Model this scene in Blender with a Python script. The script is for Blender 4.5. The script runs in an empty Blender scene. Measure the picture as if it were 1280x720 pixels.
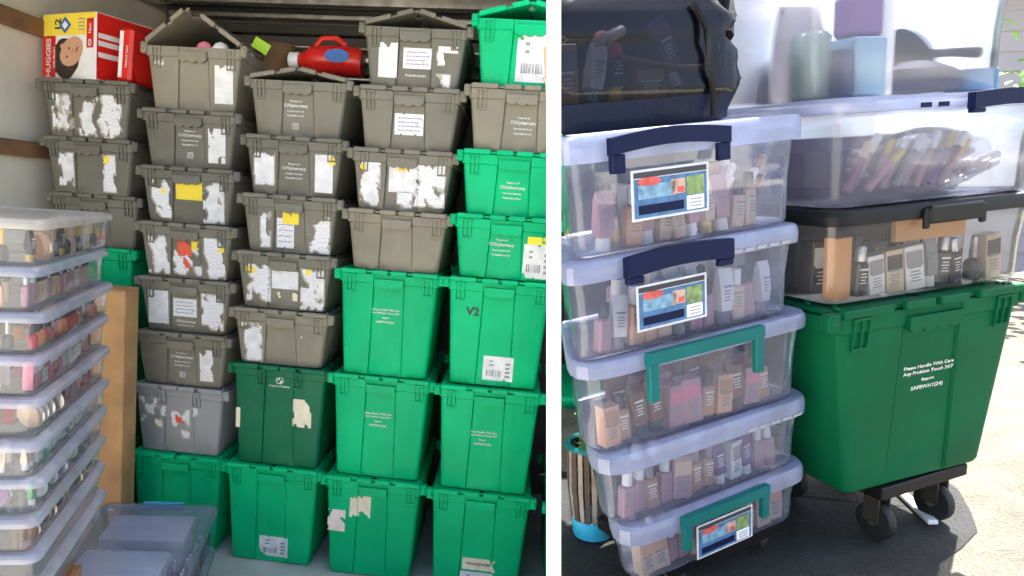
import bpy, bmesh, math, random
from math import sin, cos, pi, radians, sqrt
from mathutils import Matrix, Vector, noise

# ------------------------------------------------------------------ camera, sky, sun, exposure
scene = bpy.context.scene
COL = scene.collection
F_PX, PX, PY = 920.0, 540.0, 360.0
EYE = Vector((0, 0, 1.53))

def basis(th, p, r):
    th, p, r = radians(th), radians(p), radians(r)
    d = Vector((sin(th)*cos(p), cos(th)*cos(p), -sin(p)))
    rt = Vector((cos(th), -sin(th), 0)); up = rt.cross(d)
    return rt*cos(r)+up*sin(r), up*cos(r)-rt*sin(r), d

def cols(a, b, c):
    return Matrix((a, b, c)).transposed()

BL = cols(*basis(-8.5, 6.6, 4.0))          # how the camera sits in the storage bay
BR = cols(*basis(18, 10.7, -3.4))          # how it sits over the sloping drive beside it
RROT = BL @ BR.transposed()
MR = Matrix.Translation(EYE) @ RROT.to_4x4()   # sloping drive -> world

cd = bpy.data.cameras.new('camera'); cam = bpy.data.objects.new('camera', cd); COL.objects.link(cam)
rt, up, dd = basis(-8.5, 6.6, 4.0)
cam.matrix_world = Matrix.Translation(EYE) @ cols(rt, up, -dd).to_4x4()
cd.sensor_width = 36; cd.lens = 36*F_PX/1280; cd.shift_x = (640-PX)/1280; cd.shift_y = (PY-360)/1280
cd.clip_start = 0.05; cd.clip_end = 600
scene.camera = cam

SUN_AZ = math.atan2(0.60, 0.80); SUN_EL = radians(66)
w = bpy.data.worlds.new('World'); scene.world = w; w.use_nodes = True
nt = w.node_tree; bg = nt.nodes['Background']
sky = nt.nodes.new('ShaderNodeTexSky'); sky.sky_type = 'NISHITA'; sky.sun_disc = False
sky.sun_elevation = SUN_EL; sky.sun_rotation = SUN_AZ; sky.air_density = 1.0; sky.dust_density = 4.0
nt.links.new(sky.outputs[0], bg.inputs[0]); bg.inputs[1].default_value = 0.10
sd = bpy.data.lights.new('sun', 'SUN'); sd.energy = 5.0; sd.angle = radians(0.53); sd.color = (1, .95, .87)
sun = bpy.data.objects.new('sun', sd); COL.objects.link(sun)
sv = Vector((sin(SUN_AZ)*cos(SUN_EL), cos(SUN_AZ)*cos(SUN_EL), sin(SUN_EL)))
sun.rotation_euler = sv.to_track_quat('Z', 'Y').to_euler(); sun.location = sv*20
scene.view_settings.view_transform = 'Standard'; scene.view_settings.look = 'None'
scene.view_settings.exposure = 2.52; scene.view_settings.gamma = 1.0
scene.view_settings.use_curve_mapping = False
scene.render.engine = 'CYCLES'
scene.cycles.transparent_max_bounces = 24; scene.cycles.max_bounces = 10
random.seed(7)

# ------------------------------------------------------------------ materials
MATS = {}
def node(nt, t, **kw):
    n = nt.nodes.new(t)
    for k, v in kw.items(): setattr(n, k, v)
    return n

def plastic(name, col, rough=.45, var=.18, scale=9, bump=.0, bscale=60, spec=.5, metal=0, coat=0, dust=0.0, dustcol=(.55,.5,.42), trans=0):
    if name in MATS: return MATS[name]
    m = bpy.data.materials.new(name); m.use_nodes = True; t = m.node_tree; b = t.nodes['Principled BSDF']
    tc = node(t, 'ShaderNodeTexCoord'); oi = node(t, 'ShaderNodeObjectInfo')
    add = node(t, 'ShaderNodeVectorMath', operation='ADD')
    mul = node(t, 'ShaderNodeVectorMath', operation='SCALE'); mul.inputs['Scale'].default_value = 13
    comb = node(t, 'ShaderNodeCombineXYZ')
    for i in range(3): t.links.new(oi.outputs['Random'], comb.inputs[i])
    t.links.new(comb.outputs[0], mul.inputs[0]); t.links.new(tc.outputs['Object'], add.inputs[0]); t.links.new(mul.outputs[0], add.inputs[1])
    n = node(t, 'ShaderNodeTexNoise'); n.inputs['Scale'].default_value = scale; n.inputs['Detail'].default_value = 5
    t.links.new(add.outputs[0], n.inputs['Vector'])
    r = node(t, 'ShaderNodeValToRGB'); r.color_ramp.elements[0].position = .3; r.color_ramp.elements[1].position = .7
    r.color_ramp.elements[0].color = tuple(c*(1-var) for c in col)+(1,)
    r.color_ramp.elements[1].color = tuple(min(1, c*(1+var)) for c in col)+(1,)
    t.links.new(n.outputs['Fac'], r.inputs[0]); out = r.outputs[0]
    if dust > 0:
        n2 = node(t, 'ShaderNodeTexNoise'); n2.inputs['Scale'].default_value = 24; n2.inputs['Detail'].default_value = 8; n2.inputs['Roughness'].default_value = .7
        mp = node(t, 'ShaderNodeMapping'); mp.inputs['Scale'].default_value = (1, 1, .35)
        t.links.new(add.outputs[0], mp.inputs[0]); t.links.new(mp.outputs[0], n2.inputs['Vector'])
        r2 = node(t, 'ShaderNodeValToRGB'); r2.color_ramp.elements[0].position = .52; r2.color_ramp.elements[1].position = .78
        r2.color_ramp.elements[1].color = (dust, dust, dust, 1)
        mx = node(t, 'ShaderNodeMix', data_type='RGBA')
        t.links.new(n2.outputs['Fac'], r2.inputs[0]); t.links.new(r2.outputs[0], mx.inputs['Factor'])
        t.links.new(out, mx.inputs['A']); mx.inputs['B'].default_value = dustcol+(1,); out = mx.outputs['Result']
    t.links.new(out, b.inputs['Base Color'])
    rr = node(t, 'ShaderNodeMapRange'); rr.inputs['To Min'].default_value = max(.05, rough-.1); rr.inputs['To Max'].default_value = min(1, rough+.12)
    t.links.new(n.outputs['Fac'], rr.inputs['Value']); t.links.new(rr.outputs[0], b.inputs['Roughness'])
    b.inputs['Specular IOR Level'].default_value = spec; b.inputs['Metallic'].default_value = metal
    b.inputs['Coat Weight'].default_value = coat
    if trans: b.inputs['Transmission Weight'].default_value = trans
    if bump:
        nb = node(t, 'ShaderNodeTexNoise'); nb.inputs['Scale'].default_value = bscale; nb.inputs['Detail'].default_value = 6
        t.links.new(add.outputs[0], nb.inputs['Vector'])
        bp = node(t, 'ShaderNodeBump'); bp.inputs['Strength'].default_value = bump; bp.inputs['Distance'].default_value = .01
        t.links.new(nb.outputs['Fac'], bp.inputs['Height']); t.links.new(bp.outputs[0], b.inputs['Normal'])
    MATS[name] = m; return m

def clear(name, col, alpha, milky, rough=.12, gloss=.10, fk=.7):
    """thin see-through polypropylene: part clear, part milky, with a sheen"""
    if name in MATS: return MATS[name]
    m = bpy.data.materials.new(name); m.use_nodes = True; t = m.node_tree; t.nodes.clear()
    o = node(t, 'ShaderNodeOutputMaterial'); tr = node(t, 'ShaderNodeBsdfTransparent'); tr.inputs[0].default_value = (*alpha, 1)
    df = node(t, 'ShaderNodeBsdfDiffuse'); df.inputs[0].default_value = (*col, 1)
    tl = node(t, 'ShaderNodeBsdfTranslucent'); tl.inputs[0].default_value = (*col, 1)
    a = node(t, 'ShaderNodeMixShader'); a.inputs[0].default_value = .5; t.links.new(df.outputs[0], a.inputs[1]); t.links.new(tl.outputs[0], a.inputs[2])
    tc = node(t, 'ShaderNodeTexCoord'); n = node(t, 'ShaderNodeTexNoise'); n.inputs['Scale'].default_value = 7; n.inputs['Detail'].default_value = 6
    t.links.new(tc.outputs['Object'], n.inputs['Vector'])
    mr = node(t, 'ShaderNodeMapRange'); mr.inputs['From Min'].default_value = .3; mr.inputs['From Max'].default_value = .7
    mr.inputs['To Min'].default_value = milky*.7; mr.inputs['To Max'].default_value = min(1, milky*1.3); t.links.new(n.outputs['Fac'], mr.inputs['Value'])
    b = node(t, 'ShaderNodeMixShader'); t.links.new(mr.outputs[0], b.inputs[0]); t.links.new(tr.outputs[0], b.inputs[1]); t.links.new(a.outputs[0], b.inputs[2])
    g = node(t, 'ShaderNodeBsdfGlossy'); g.inputs['Roughness'].default_value = rough
    fr = node(t, 'ShaderNodeFresnel'); fr.inputs[0].default_value = 1.45
    sc = node(t, 'ShaderNodeMath', operation='MULTIPLY_ADD'); sc.inputs[1].default_value = fk; sc.inputs[2].default_value = gloss*.2
    t.links.new(fr.outputs[0], sc.inputs[0])
    bp = node(t, 'ShaderNodeBump'); bp.inputs['Strength'].default_value = .10; bp.inputs['Distance'].default_value = .01
    t.links.new(n.outputs['Fac'], bp.inputs['Height']); t.links.new(bp.outputs[0], g.inputs['Normal'])
    c = node(t, 'ShaderNodeMixShader'); t.links.new(sc.outputs[0], c.inputs[0]); t.links.new(b.outputs[0], c.inputs[1]); t.links.new(g.outputs[0], c.inputs[2])
    t.links.new(c.outputs[0], o.inputs[0]); MATS[name] = m; return m

def striped(name, base, line, scale, axis='Z', width=.5, rough=.7, dist=0):
    if name in MATS: return MATS[name]
    m = bpy.data.materials.new(name); m.use_nodes = True; t = m.node_tree; b = t.nodes['Principled BSDF']
    tc = node(t, 'ShaderNodeTexCoord'); wv = node(t, 'ShaderNodeTexWave', bands_direction=axis); wv.inputs['Scale'].default_value = scale
    wv.inputs['Distortion'].default_value = dist; wv.inputs['Detail'].default_value = 2
    t.links.new(tc.outputs['Object'], wv.inputs['Vector'])
    r = node(t, 'ShaderNodeValToRGB'); r.color_ramp.elements[0].position = width; r.color_ramp.elements[1].position = min(1, width+.1)
    r.color_ramp.elements[0].color = (*base, 1); r.color_ramp.elements[1].color = (*line, 1)
    t.links.new(wv.outputs['Fac'], r.inputs[0]); t.links.new(r.outputs[0], b.inputs['Base Color']); b.inputs['Roughness'].default_value = rough
    MATS[name] = m; return m

def concrete(name, a, b_, scale=3, bump=.3):
    if name in MATS: return MATS[name]
    m = bpy.data.materials.new(name); m.use_nodes = True; t = m.node_tree; b = t.nodes['Principled BSDF']
    tc = node(t, 'ShaderNodeTexCoord')
    n = node(t, 'ShaderNodeTexNoise'); n.inputs['Scale'].default_value = scale; n.inputs['Detail'].default_value = 10; n.inputs['Roughness'].default_value = .65
    n2 = node(t, 'ShaderNodeTexNoise'); n2.inputs['Scale'].default_value = 140; n2.inputs['Detail'].default_value = 4
    t.links.new(tc.outputs['Object'], n.inputs['Vector']); t.links.new(tc.outputs['Object'], n2.inputs['Vector'])
    mx = node(t, 'ShaderNodeMath', operation='MULTIPLY_ADD'); mx.inputs[1].default_value = .45
    t.links.new(n2.outputs['Fac'], mx.inputs[0])
    sc = node(t, 'ShaderNodeMath', operation='MULTIPLY'); sc.inputs[1].default_value = .55; t.links.new(n.outputs['Fac'], sc.inputs[0]); t.links.new(sc.outputs[0], mx.inputs[2])
    r = node(t, 'ShaderNodeValToRGB'); r.color_ramp.elements[0].position = .36; r.color_ramp.elements[1].position = .64
    r.color_ramp.elements[0].color = (*a, 1); r.color_ramp.elements[1].color = (*b_, 1)
    t.links.new(mx.outputs[0], r.inputs[0]); t.links.new(r.outputs[0], b.inputs['Base Color']); b.inputs['Roughness'].default_value = .9
    bp = node(t, 'ShaderNodeBump'); bp.inputs['Strength'].default_value = bump; bp.inputs['Distance'].default_value = .01
    t.links.new(n2.outputs['Fac'], bp.inputs['Height']); t.links.new(bp.outputs[0], b.inputs['Normal'])
    MATS[name] = m; return m

GRAYD = plastic('tote_dark_gray', (.140, .132, .104), .5, .16, 6, .12, 300, spec=.3, dust=.28, dustcol=(.25,.23,.19))
GRAYM = plastic('tote_mid_gray', (.178, .165, .128), .5, .15, 6, .12, 300, spec=.3, dust=.30, dustcol=(.31,.285,.235))
GRAY = plastic('tote_gray', (.225, .202, .150), .5, .13, 6, .12, 300, spec=.3, dust=.30, dustcol=(.36,.33,.27))
LGRAY = plastic('tote_light_gray', (.27, .27, .275), .5, .10, 6, .12, 300, dust=.2, dustcol=(.42,.41,.39))
GREEN = plastic('tote_green', (.0, .43, .165), .46, .14, 4, .12, 220, spec=.14, dust=.20, dustcol=(.07,.50,.27))
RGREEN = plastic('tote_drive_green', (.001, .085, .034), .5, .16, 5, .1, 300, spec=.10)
DGREEN = plastic('tote_dark_green', (.006, .135, .06), .46, .12, 5, .1, 300, spec=.2, dust=.15, dustcol=(.12,.28,.18))
PAPER = plastic('paper', (.70, .70, .70), .85, .14, 24, .4, 90)
PRINT = striped('printed_paper', (.73, .73, .73), (.56, .56, .60), 20, 'Z', .88, .85, 14)
GLUE = plastic('glue_residue', (.40, .37, .31), .6, .25, 40)
CREAM = plastic('cream_paper', (.78, .70, .52), .85, .12, 30)
PINKP = plastic('pink_stained_paper', (.80, .68, .60), .85, .12, 30)
YELLOW = plastic('yellow_paper', (.85, .66, .05), .8, .05, 20)
REDP = plastic('red_paper', (.72, .10, .05), .7, .08, 20)
INK = plastic('ink', (.03, .03, .035), .6, .05)
GINK = plastic('grey_ink', (.28, .28, .30), .8, .05)
WINK = plastic('white_ink', (.60, .61, .58), .6, .25, 60)
CARD = plastic('cardboard', (.47, .26, .11), .85, .22, 7, .25, 40, dust=.3, dustcol=(.30,.17,.08))
LIDC = clear('lid_plastic', (.42, .47, .68), (.88, .90, .97), .74, .22)
TUBL = clear('drawer_tub_plastic', (.55, .58, .68), (.93, .94, .96), .11, .06)
DLID = clear('drawer_lid_plastic', (.50, .53, .66), (.92, .93, .97), .62, .2)
TUBC = clear('tub_plastic', (.34, .38, .54), (.84, .86, .92), .28, .04)
def frosted(name, col, milky, rough):
    m = bpy.data.materials.new(name); m.use_nodes = True; t = m.node_tree; t.nodes.clear()
    o = node(t, 'ShaderNodeOutputMaterial'); rf = node(t, 'ShaderNodeBsdfRefraction'); rf.inputs['Roughness'].default_value = rough; rf.inputs['IOR'].default_value = 1.06; rf.inputs['Color'].default_value = (.93, .94, .96, 1)
    tr = node(t, 'ShaderNodeBsdfTransparent'); mx = node(t, 'ShaderNodeMixShader'); mx.inputs[0].default_value = .65
    t.links.new(tr.outputs[0], mx.inputs[1]); t.links.new(rf.outputs[0], mx.inputs[2])
    df = node(t, 'ShaderNodeBsdfDiffuse'); df.inputs[0].default_value = (*col, 1); tl = node(t, 'ShaderNodeBsdfTranslucent'); tl.inputs[0].default_value = (*col, 1)
    a = node(t, 'ShaderNodeMixShader'); a.inputs[0].default_value = .5; t.links.new(df.outputs[0], a.inputs[1]); t.links.new(tl.outputs[0], a.inputs[2])
    b = node(t, 'ShaderNodeMixShader'); b.inputs[0].default_value = milky; t.links.new(mx.outputs[0], b.inputs[1]); t.links.new(a.outputs[0], b.inputs[2])
    g = node(t, 'ShaderNodeBsdfGlossy'); g.inputs['Roughness'].default_value = .2; fr = node(t, 'ShaderNodeFresnel'); fr.inputs[0].default_value = 1.4
    c = node(t, 'ShaderNodeMixShader'); t.links.new(fr.outputs[0], c.inputs[0]); t.links.new(b.outputs[0], c.inputs[1]); t.links.new(g.outputs[0], c.inputs[2])
    t.links.new(c.outputs[0], o.inputs[0]); MATS[name] = m; return m
HAZYC = frosted('hazy_tub_plastic', (.40, .41, .50), .20, .35)
WARMLID = clear('dusty_lid_plastic', (.62, .60, .54), (.93, .93, .90), .72, .3)
BAGC = clear('smoke_film', (.010, .011, .018), (.33, .33, .38), .42, .16, .02, .6)
FILM = clear('bag_film', (.8, .8, .82), (.96, .96, .97), .14, .05, .6)
NAVY = plastic('navy_plastic', (.004, .008, .036), .5, .1, 10, spec=.12)
TEAL = plastic('teal_plastic', (.002, .105, .10), .45, .1, 10, spec=.2)
BLACK = plastic('black_plastic', (.006, .006, .007), .45, .2, 10, spec=.2)
RUBBER = plastic('rubber', (.009, .009, .010), .6, .2, 20)
STEEL = plastic('steel', (.62, .60, .55), .34, .15, 20, metal=1)
DSTEEL = plastic('dark_steel', (.05, .047, .042), .5, .2, 12, metal=.4)
WHITE = plastic('white_paint', (.86, .86, .86), .4, .02, 5)
WALLM = plastic('bay_wall_paint', (.66, .61, .50), .6, .07, 3, .05, 30, dust=.25, dustcol=(.36,.34,.29))
WOOD = plastic('rail_wood', (.19, .095, .045), .7, .25, 12, .2, 60)
FLOORM = plastic('bay_floor_paint', (.36, .40, .39), .5, .25, 5, .15, 40, dust=.3, dustcol=(.25,.25,.23))
LIME = plastic('lime_tag', (.35, .62, .03), .6, .05)
WICKER = striped('wicker', (.10, .055, .025), (.24, .14, .06), 40, 'DIAGONAL', .5, .8, 1)
REDPL = plastic('red_plastic', (.62, .018, .012), .28, .06, 8)
BLUE = plastic('blue_print', (.03, .13, .42), .5, .06)
LBLUE = plastic('label_blue', (.05, .13, .26), .6, .35, 60)
LSKY = plastic('label_sky', (.14, .26, .36), .6, .4, 70)
LGREENP = plastic('label_green', (.16, .24, .08), .6, .5, 80)
LPEACH = plastic('label_peach', (.42, .28, .22), .6, .4, 80)
LRED = plastic('label_red', (.45, .07, .06), .6, .3, 60)
CYAN = plastic('cyan_plastic', (.02, .30, .50), .4, .08)
LEAF = plastic('leaf', (.10, .24, .025), .5, .35, 30)
DLEAF = plastic('dark_leaf', (.025, .07, .012), .5, .35, 30)
BARK = plastic('bark', (.10, .07, .05), .9, .25, 20, .4, 40)
SKIN = plastic('print_skin', (.58, .33, .20), .6, .03)
HAIRP = plastic('print_hair', (.035, .02, .015), .6, .1)
COLS = {
 'peach': plastic('c_peach', (.72, .42, .26), .3, .06), 'tan': plastic('c_tan', (.46, .27, .15), .3, .06),
 'beige': plastic('c_beige', (.66, .50, .36), .35, .06), 'brown': plastic('c_brown', (.17, .08, .045), .3, .1),
 'pink': plastic('c_pink', (.70, .22, .30), .3, .06), 'red': plastic('c_red', (.50, .03, .04), .3, .06),
 'black': plastic('c_black', (.018, .018, .022), .25, .1), 'white': plastic('c_white', (.78, .78, .78), .35, .04),
 'orange': plastic('c_orange', (.75, .23, .06), .3, .06), 'purple': plastic('c_purple', (.16, .07, .22), .3, .06),
 'teal': plastic('c_teal', (.05, .28, .30), .3, .06), 'grey': plastic('c_grey', (.28, .28, .30), .3, .06),
 'gold': plastic('c_gold', (.55, .40, .13), .3, .06, metal=.5), 'plum': plastic('c_plum', (.16, .035, .07), .3, .06),
 'mauve': plastic('c_mauve', (.45, .26, .29), .35, .06), 'silver': plastic('c_silver', (.55, .55, .57), .25, .05, metal=.7),
 'blue': plastic('c_blue', (.10, .32, .58), .35, .06), 'green': plastic('c_green', (.08, .35, .12), .35, .06),
}

# ------------------------------------------------------------------ mesh helpers
class MB:
    def __init__(s): s.v = []; s.f = []
    def add(s, vs, fs):
        o = len(s.v); s.v += [tuple(p) for p in vs]; s.f += [tuple(i+o for i in q) for q in fs]; return s
    def box(s, x0, x1, y0, y1, z0, z1, c=0.0, M=None):
        """box, with chamfered edges when c > 0"""
        if c <= 0:
            vs = [(x, y, z) for x in (x0, x1) for y in (y0, y1) for z in (z0, z1)]
            fs = [(0,1,3,2), (4,6,7,5), (0,4,5,1), (2,3,7,6), (0,2,6,4), (1,5,7,3)]
        else:
            c = min(c, (x1-x0)/2.2, (y1-y0)/2.2, (z1-z0)/2.2)
            vs = []; idx = {}
            for sx, X in ((0, x0), (1, x1)):
                for sy, Y in ((0, y0), (1, y1)):
                    for sz, Z in ((0, z0), (1, z1)):
                        ix, iy, iz = (1-2*sx)*c, (1-2*sy)*c, (1-2*sz)*c
                        for a, p in (('x', (X, Y+iy, Z+iz)), ('y', (X+ix, Y, Z+iz)), ('z', (X+ix, Y+iy, Z))):
                            idx[sx, sy, sz, a] = len(vs); vs.append(p)
            fs = []
            for a in (0, 1):
                fs.append([idx[a, b, d, 'x'] for b, d in ((0,0), (0,1), (1,1), (1,0))][::1 if not a else -1])
                fs.append([idx[b, a, d, 'y'] for b, d in ((0,0), (1,0), (1,1), (0,1))][::1 if not a else -1])
                fs.append([idx[b, d, a, 'z'] for b, d in ((0,0), (0,1), (1,1), (1,0))][::1 if not a else -1])
            for b in (0, 1):
                for d in (0, 1):
                    fs.append((idx[0,b,d,'y'], idx[1,b,d,'y'], idx[1,b,d,'z'], idx[0,b,d,'z']))
                    fs.append((idx[b,0,d,'x'], idx[b,1,d,'x'], idx[b,1,d,'z'], idx[b,0,d,'z']))
                    fs.append((idx[b,d,0,'x'], idx[b,d,1,'x'], idx[b,d,1,'y'], idx[b,d,0,'y']))
                    for e in (0, 1): fs.append((idx[b,d,e,'x'], idx[b,d,e,'y'], idx[b,d,e,'z']))
        if M is not None: vs = [tuple(M @ Vector(p)) for p in vs]
        return s.add(vs, fs)
    def loft(s, rings, cap0=True, cap1=True, closed=True):
        n = len(rings[0]); vs = [p for r in rings for p in r]; fs = []
        for i in range(len(rings)-1):
            for j in range(n if closed else n-1):
                k = (j+1) % n; fs.append((i*n+j, i*n+k, (i+1)*n+k, (i+1)*n+j))
        if cap0: fs.append(tuple(range(n))[::-1])
        if cap1: fs.append(tuple((len(rings)-1)*n+j for j in range(n)))
        return s.add(vs, fs)
    def lathe(s, prof, n=12, M=None, sx=1, sy=1):
        rings = [[(r*sx*cos(2*pi*j/n), r*sy*sin(2*pi*j/n), z) for j in range(n)] for r, z in prof]
        if M is not None: rings = [[tuple(M @ Vector(p)) for p in r] for r in rings]
        return s.loft(rings)
    def tube(s, pts, r, n=8):
        rings = []
        for i, p in enumerate(pts):
            p = Vector(p); a = Vector(pts[max(0, i-1)]); b = Vector(pts[min(len(pts)-1, i+1)]); d = (b-a).normalized()
            u = d.orthogonal().normalized(); v = d.cross(u)
            rr = r[i] if isinstance(r, (list, tuple)) else r
            rings.append([tuple(p+u*cos(2*pi*j/n)*rr+v*sin(2*pi*j/n)*rr) for j in range(n)])
        # keep the rings untwisted
        for i in range(1, len(rings)):
            best = min(range(n), key=lambda k: (Vector(rings[i][k])-Vector(rings[i-1][0])).length)
            rings[i] = rings[i][best:]+rings[i][:best]
        return s.loft(rings)
    def mesh(s, name, smooth=False, angle=40):
        m = bpy.data.meshes.new(name); m.from_pydata(s.v, [], s.f)
        bm = bmesh.new(); bm.from_mesh(m); bmesh.ops.recalc_face_normals(bm, faces=bm.faces); bm.to_mesh(m); bm.free()
        if smooth:
            m.shade_smooth()
            try: m.set_sharp_from_angle(angle=radians(angle))
            except Exception: pass
        return m

def link(name, mesh, mat=None, parent=None, M=None):
    if mat is not None:
        if len(mesh.materials) == 0: mesh.materials.append(mat)
        elif mesh.materials[0] != mat:
            mesh = mesh.copy(); mesh.materials[0] = mat
    o = bpy.data.objects.new(name, mesh); COL.objects.link(o)
    if parent is not None: o.parent = parent
    if M is not None: o.matrix_local = M
    return o
def obj(name, mb, mat, parent=None, smooth=False, M=None, angle=40): return link(name, mb.mesh(name, smooth, angle), mat, parent, M)
def tag(o, label, cat, group=None):
    o['label'] = label; o['category'] = cat
    if group: o['group'] = group
    return o
def thing(name, label, cat, M, group=None):
    o = bpy.data.objects.new(name, None); COL.objects.link(o); o.matrix_world = M; o.empty_display_size = .05
    return tag(o, label, cat, group)
def struct(o): o['kind'] = 'structure'; return o
T = Matrix.Translation
def RZ(a): return Matrix.Rotation(radians(a), 4, 'Z')
def RX(a): return Matrix.Rotation(radians(a), 4, 'X')
def RY(a): return Matrix.Rotation(radians(a), 4, 'Y')

TEXTS = {}
def text_mesh(lines, name='printed_text'):
    """lines: [(string, size, z)] centred; letters stand in the XZ plane and face -Y"""
    key = tuple(lines)
    if key in TEXTS: return TEXTS[key]
    V = []; Fc = []
    for s_, size, z in lines:
        c = bpy.data.curves.new('t', 'FONT'); c.body = s_; c.size = size; c.align_x = 'CENTER'; c.resolution_u = 2; c.offset = size*.028
        o = bpy.data.objects.new('t', c); COL.objects.link(o)
        dg = bpy.context.evaluated_depsgraph_get(); m = bpy.data.meshes.new_from_object(o.evaluated_get(dg))
        off = len(V); V += [(v.co.x, 0, z+v.co.y) for v in m.vertices]; Fc += [tuple(i+off for i in p.vertices) for p in m.polygons]
        bpy.data.objects.remove(o); bpy.data.curves.remove(c); bpy.data.meshes.remove(m)
    m = bpy.data.meshes.new(name); m.from_pydata(V, [], Fc); TEXTS[key] = m; return m

# ------------------------------------------------------------------ setting
def poly_prism(pts, z0, z1):
    mb = MB(); n = len(pts)
    mb.add([(x, y, z0) for x, y in pts]+[(x, y, z1) for x, y in pts], [tuple(range(n))[::-1], tuple(range(n, 2*n))]+[(i, (i+1) % n, n+(i+1) % n, n+i) for i in range(n)])
    return mb

gm = MB(); G = 300
gm.add([(-G, -G, -.06), (G, -G, -.06), (G, G, -.06), (-G, G, -.06)], [(0, 1, 2, 3)])
struct(obj('ground', gm, concrete('yard_concrete', (.52, .48, .40), (.64, .60, .51), 2)))
struct(obj('floor', MB().box(-2.24, .68, 1.35, 4.0, -.05, 0), FLOORM))
struct(obj('added_dark_ground', MB().add([(.4, -14, -.052), (16, -14, -.052), (16, 14, -.052), (.75, 14, -.052), (.75, 1, -.052), (.4, 1, -.052)], [(0, 1, 2, 3, 4, 5)]), concrete('dark_ground_tone', (.03, .03, .031), (.06, .06, .058), 6, .6)))  # dark ground added out of view to cut bounced light on the drive side
struct(obj('wall_left', MB().box(-2.24, -2.16, .6, 3.9, 0, 2.5), WALLM))
struct(obj('wall_right', MB().box(.60, .66, 2.50, 3.9, 0, 2.5), WALLM))
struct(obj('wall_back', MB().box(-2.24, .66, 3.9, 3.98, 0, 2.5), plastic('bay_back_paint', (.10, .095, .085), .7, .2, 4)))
roof = poly_prism([(-2.24, 1.75), (-.45, 1.75), (-.36, 2.76), (.66, 2.76), (.66, 3.98), (-2.24, 3.98)], 2.5, 2.56)  # unseen front edge, notched to let sun onto the floor and shade the bins
ceil = struct(obj('ceiling', roof, plastic('bay_ceiling_metal', (.16, .155, .14), .5, .2, 6)))
# roof bows and the cargo rails along the back
for yy in (2.85, 3.25, 3.6):
    link('roof_bow', MB().box(-2.1, .58, yy-.03, yy+.03, 2.44, 2.497, .006).mesh('roof_bow'), STEEL, ceil)
wb = bpy.data.objects['wall_back']
for i, (z, hh, m) in enumerate(((2.22, .030, 'b'), (2.285, .014, 'b'), (2.36, .05, 'a'), (2.43, .03, 'b'), (2.13, .016, 'b'), (2.06, .045, 'a'), (1.98, .02, 'b'), (2.165, .028, 'a'))):
    link('cargo_rail', MB().box(-2.1, .59, 3.86-(.02 if m == 'a' else .05), 3.899, z, z+hh, .005).mesh('cargo_rail'), STEEL if m == 'b' else DSTEEL, wb)
wl = bpy.data.objects['wall_left']
link('wooden_rail', MB().box(-2.158, -2.125, .7, 3.85, 1.60, 1.665, .006).mesh('wooden_rail'), WOOD, wl)
link('wooden_rail', MB().box(-2.158, -2.128, .7, 3.85, 2.10, 2.17, .006).mesh('wooden_rail'), WOOD, wl)
link('panel_seam', MB().box(-2.159, -2.152, 2.30, 2.315, 0.02, 1.595).mesh('panel_seam'), DSTEEL, wl)

# sloping drive beside the bay (solid bank, top face in the drive's own frame)
def ray_line(px, t):                         # point on the drive under the image column px, t metres out
    a = math.atan((px-PX)/F_PX)+radians(18); return (sin(a)*t, cos(a)*t)
GZ = -.975
Wall = MR.inverted()
def w2r(x, y, z=.75):
    p = Wall @ Vector((x, y, z)); return (p.x, p.y)
def under(px, row):                          # where the drive passes under an image point
    q = BR @ Vector(((px-PX)/F_PX, -(row-PY)/F_PX, 1)); q *= GZ/q.z; return (q.x, q.y)
edge = [under(693, 1150), under(693, 508), w2r(.68, 2.42), w2r(.68, 4.1), w2r(2.2, 5.2), w2r(6, 5.2), w2r(6, .62)]
n = len(edge)
topv = [MR @ Vector((x, y, GZ)) for x, y in edge]
mb = MB(); mb.add([tuple(p) for p in topv]+[(p.x+(.22 if q_ < 2 else 0), p.y, -.3) for q_, p in enumerate(topv)], [tuple(range(n)), tuple(range(n, 2*n))[::-1]]+[(i, (i+1) % n, n+(i+1) % n, n+i) for i in range(n)])
struct(obj('driveway', mb, concrete('drive_concrete', (.055, .050, .038), (.15, .137, .104), 7, .9)))

shadow_pts = [(.30, .80), (1.22, .80), (1.40, 1.01), (1.50, 1.075), (1.60, 1.10), (1.70, 1.135), (1.77, 1.20), (1.86, 1.30), (1.90, 1.40), (1.5, 1.60), (.90, 1.86)]
shadow_pts += [under(694, 590), under(694, 1000)]
shadow_pts = shadow_pts[1:]
am = MB(); k_ = len(shadow_pts)
am.add([tuple(MR @ Vector((x, y, GZ+.004))) for x, y in shadow_pts], [tuple(range(k_))])
struct(obj('shadow_patch', am, concrete('shadow_patch', (.005, .006, .007), (.022, .024, .024), 9, .8)))  # near-black patch painted in the outline of the bins' and wheel's shadow

# white corner pole of the bay's canopy
rp = (rt*((692-PX)/F_PX)+dd)
tang = up.copy()
P0 = EYE+rp*1.06
pl = Matrix((rt, -dd, up)).transposed().to_4x4()
pole = thing('canopy_pole', 'slim square white canopy pole standing between the storage bay and the driveway', 'pole', T(P0) @ pl)
hwp = 16/F_PX*1.06/2
obj('shaft', MB().box(-hwp, hwp, -hwp, hwp, -1.53, 1.02, .0012), WHITE, pole)
obj('foot_plate', MB().box(-.05, .012, -.04, .04, -1.56, -1.531, .003), WHITE, pole)
obj('top_cap', MB().box(-hwp-.004, hwp+.004, -hwp-.004, hwp+.004, 1.021, 1.06, .002), WHITE, pole)

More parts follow.
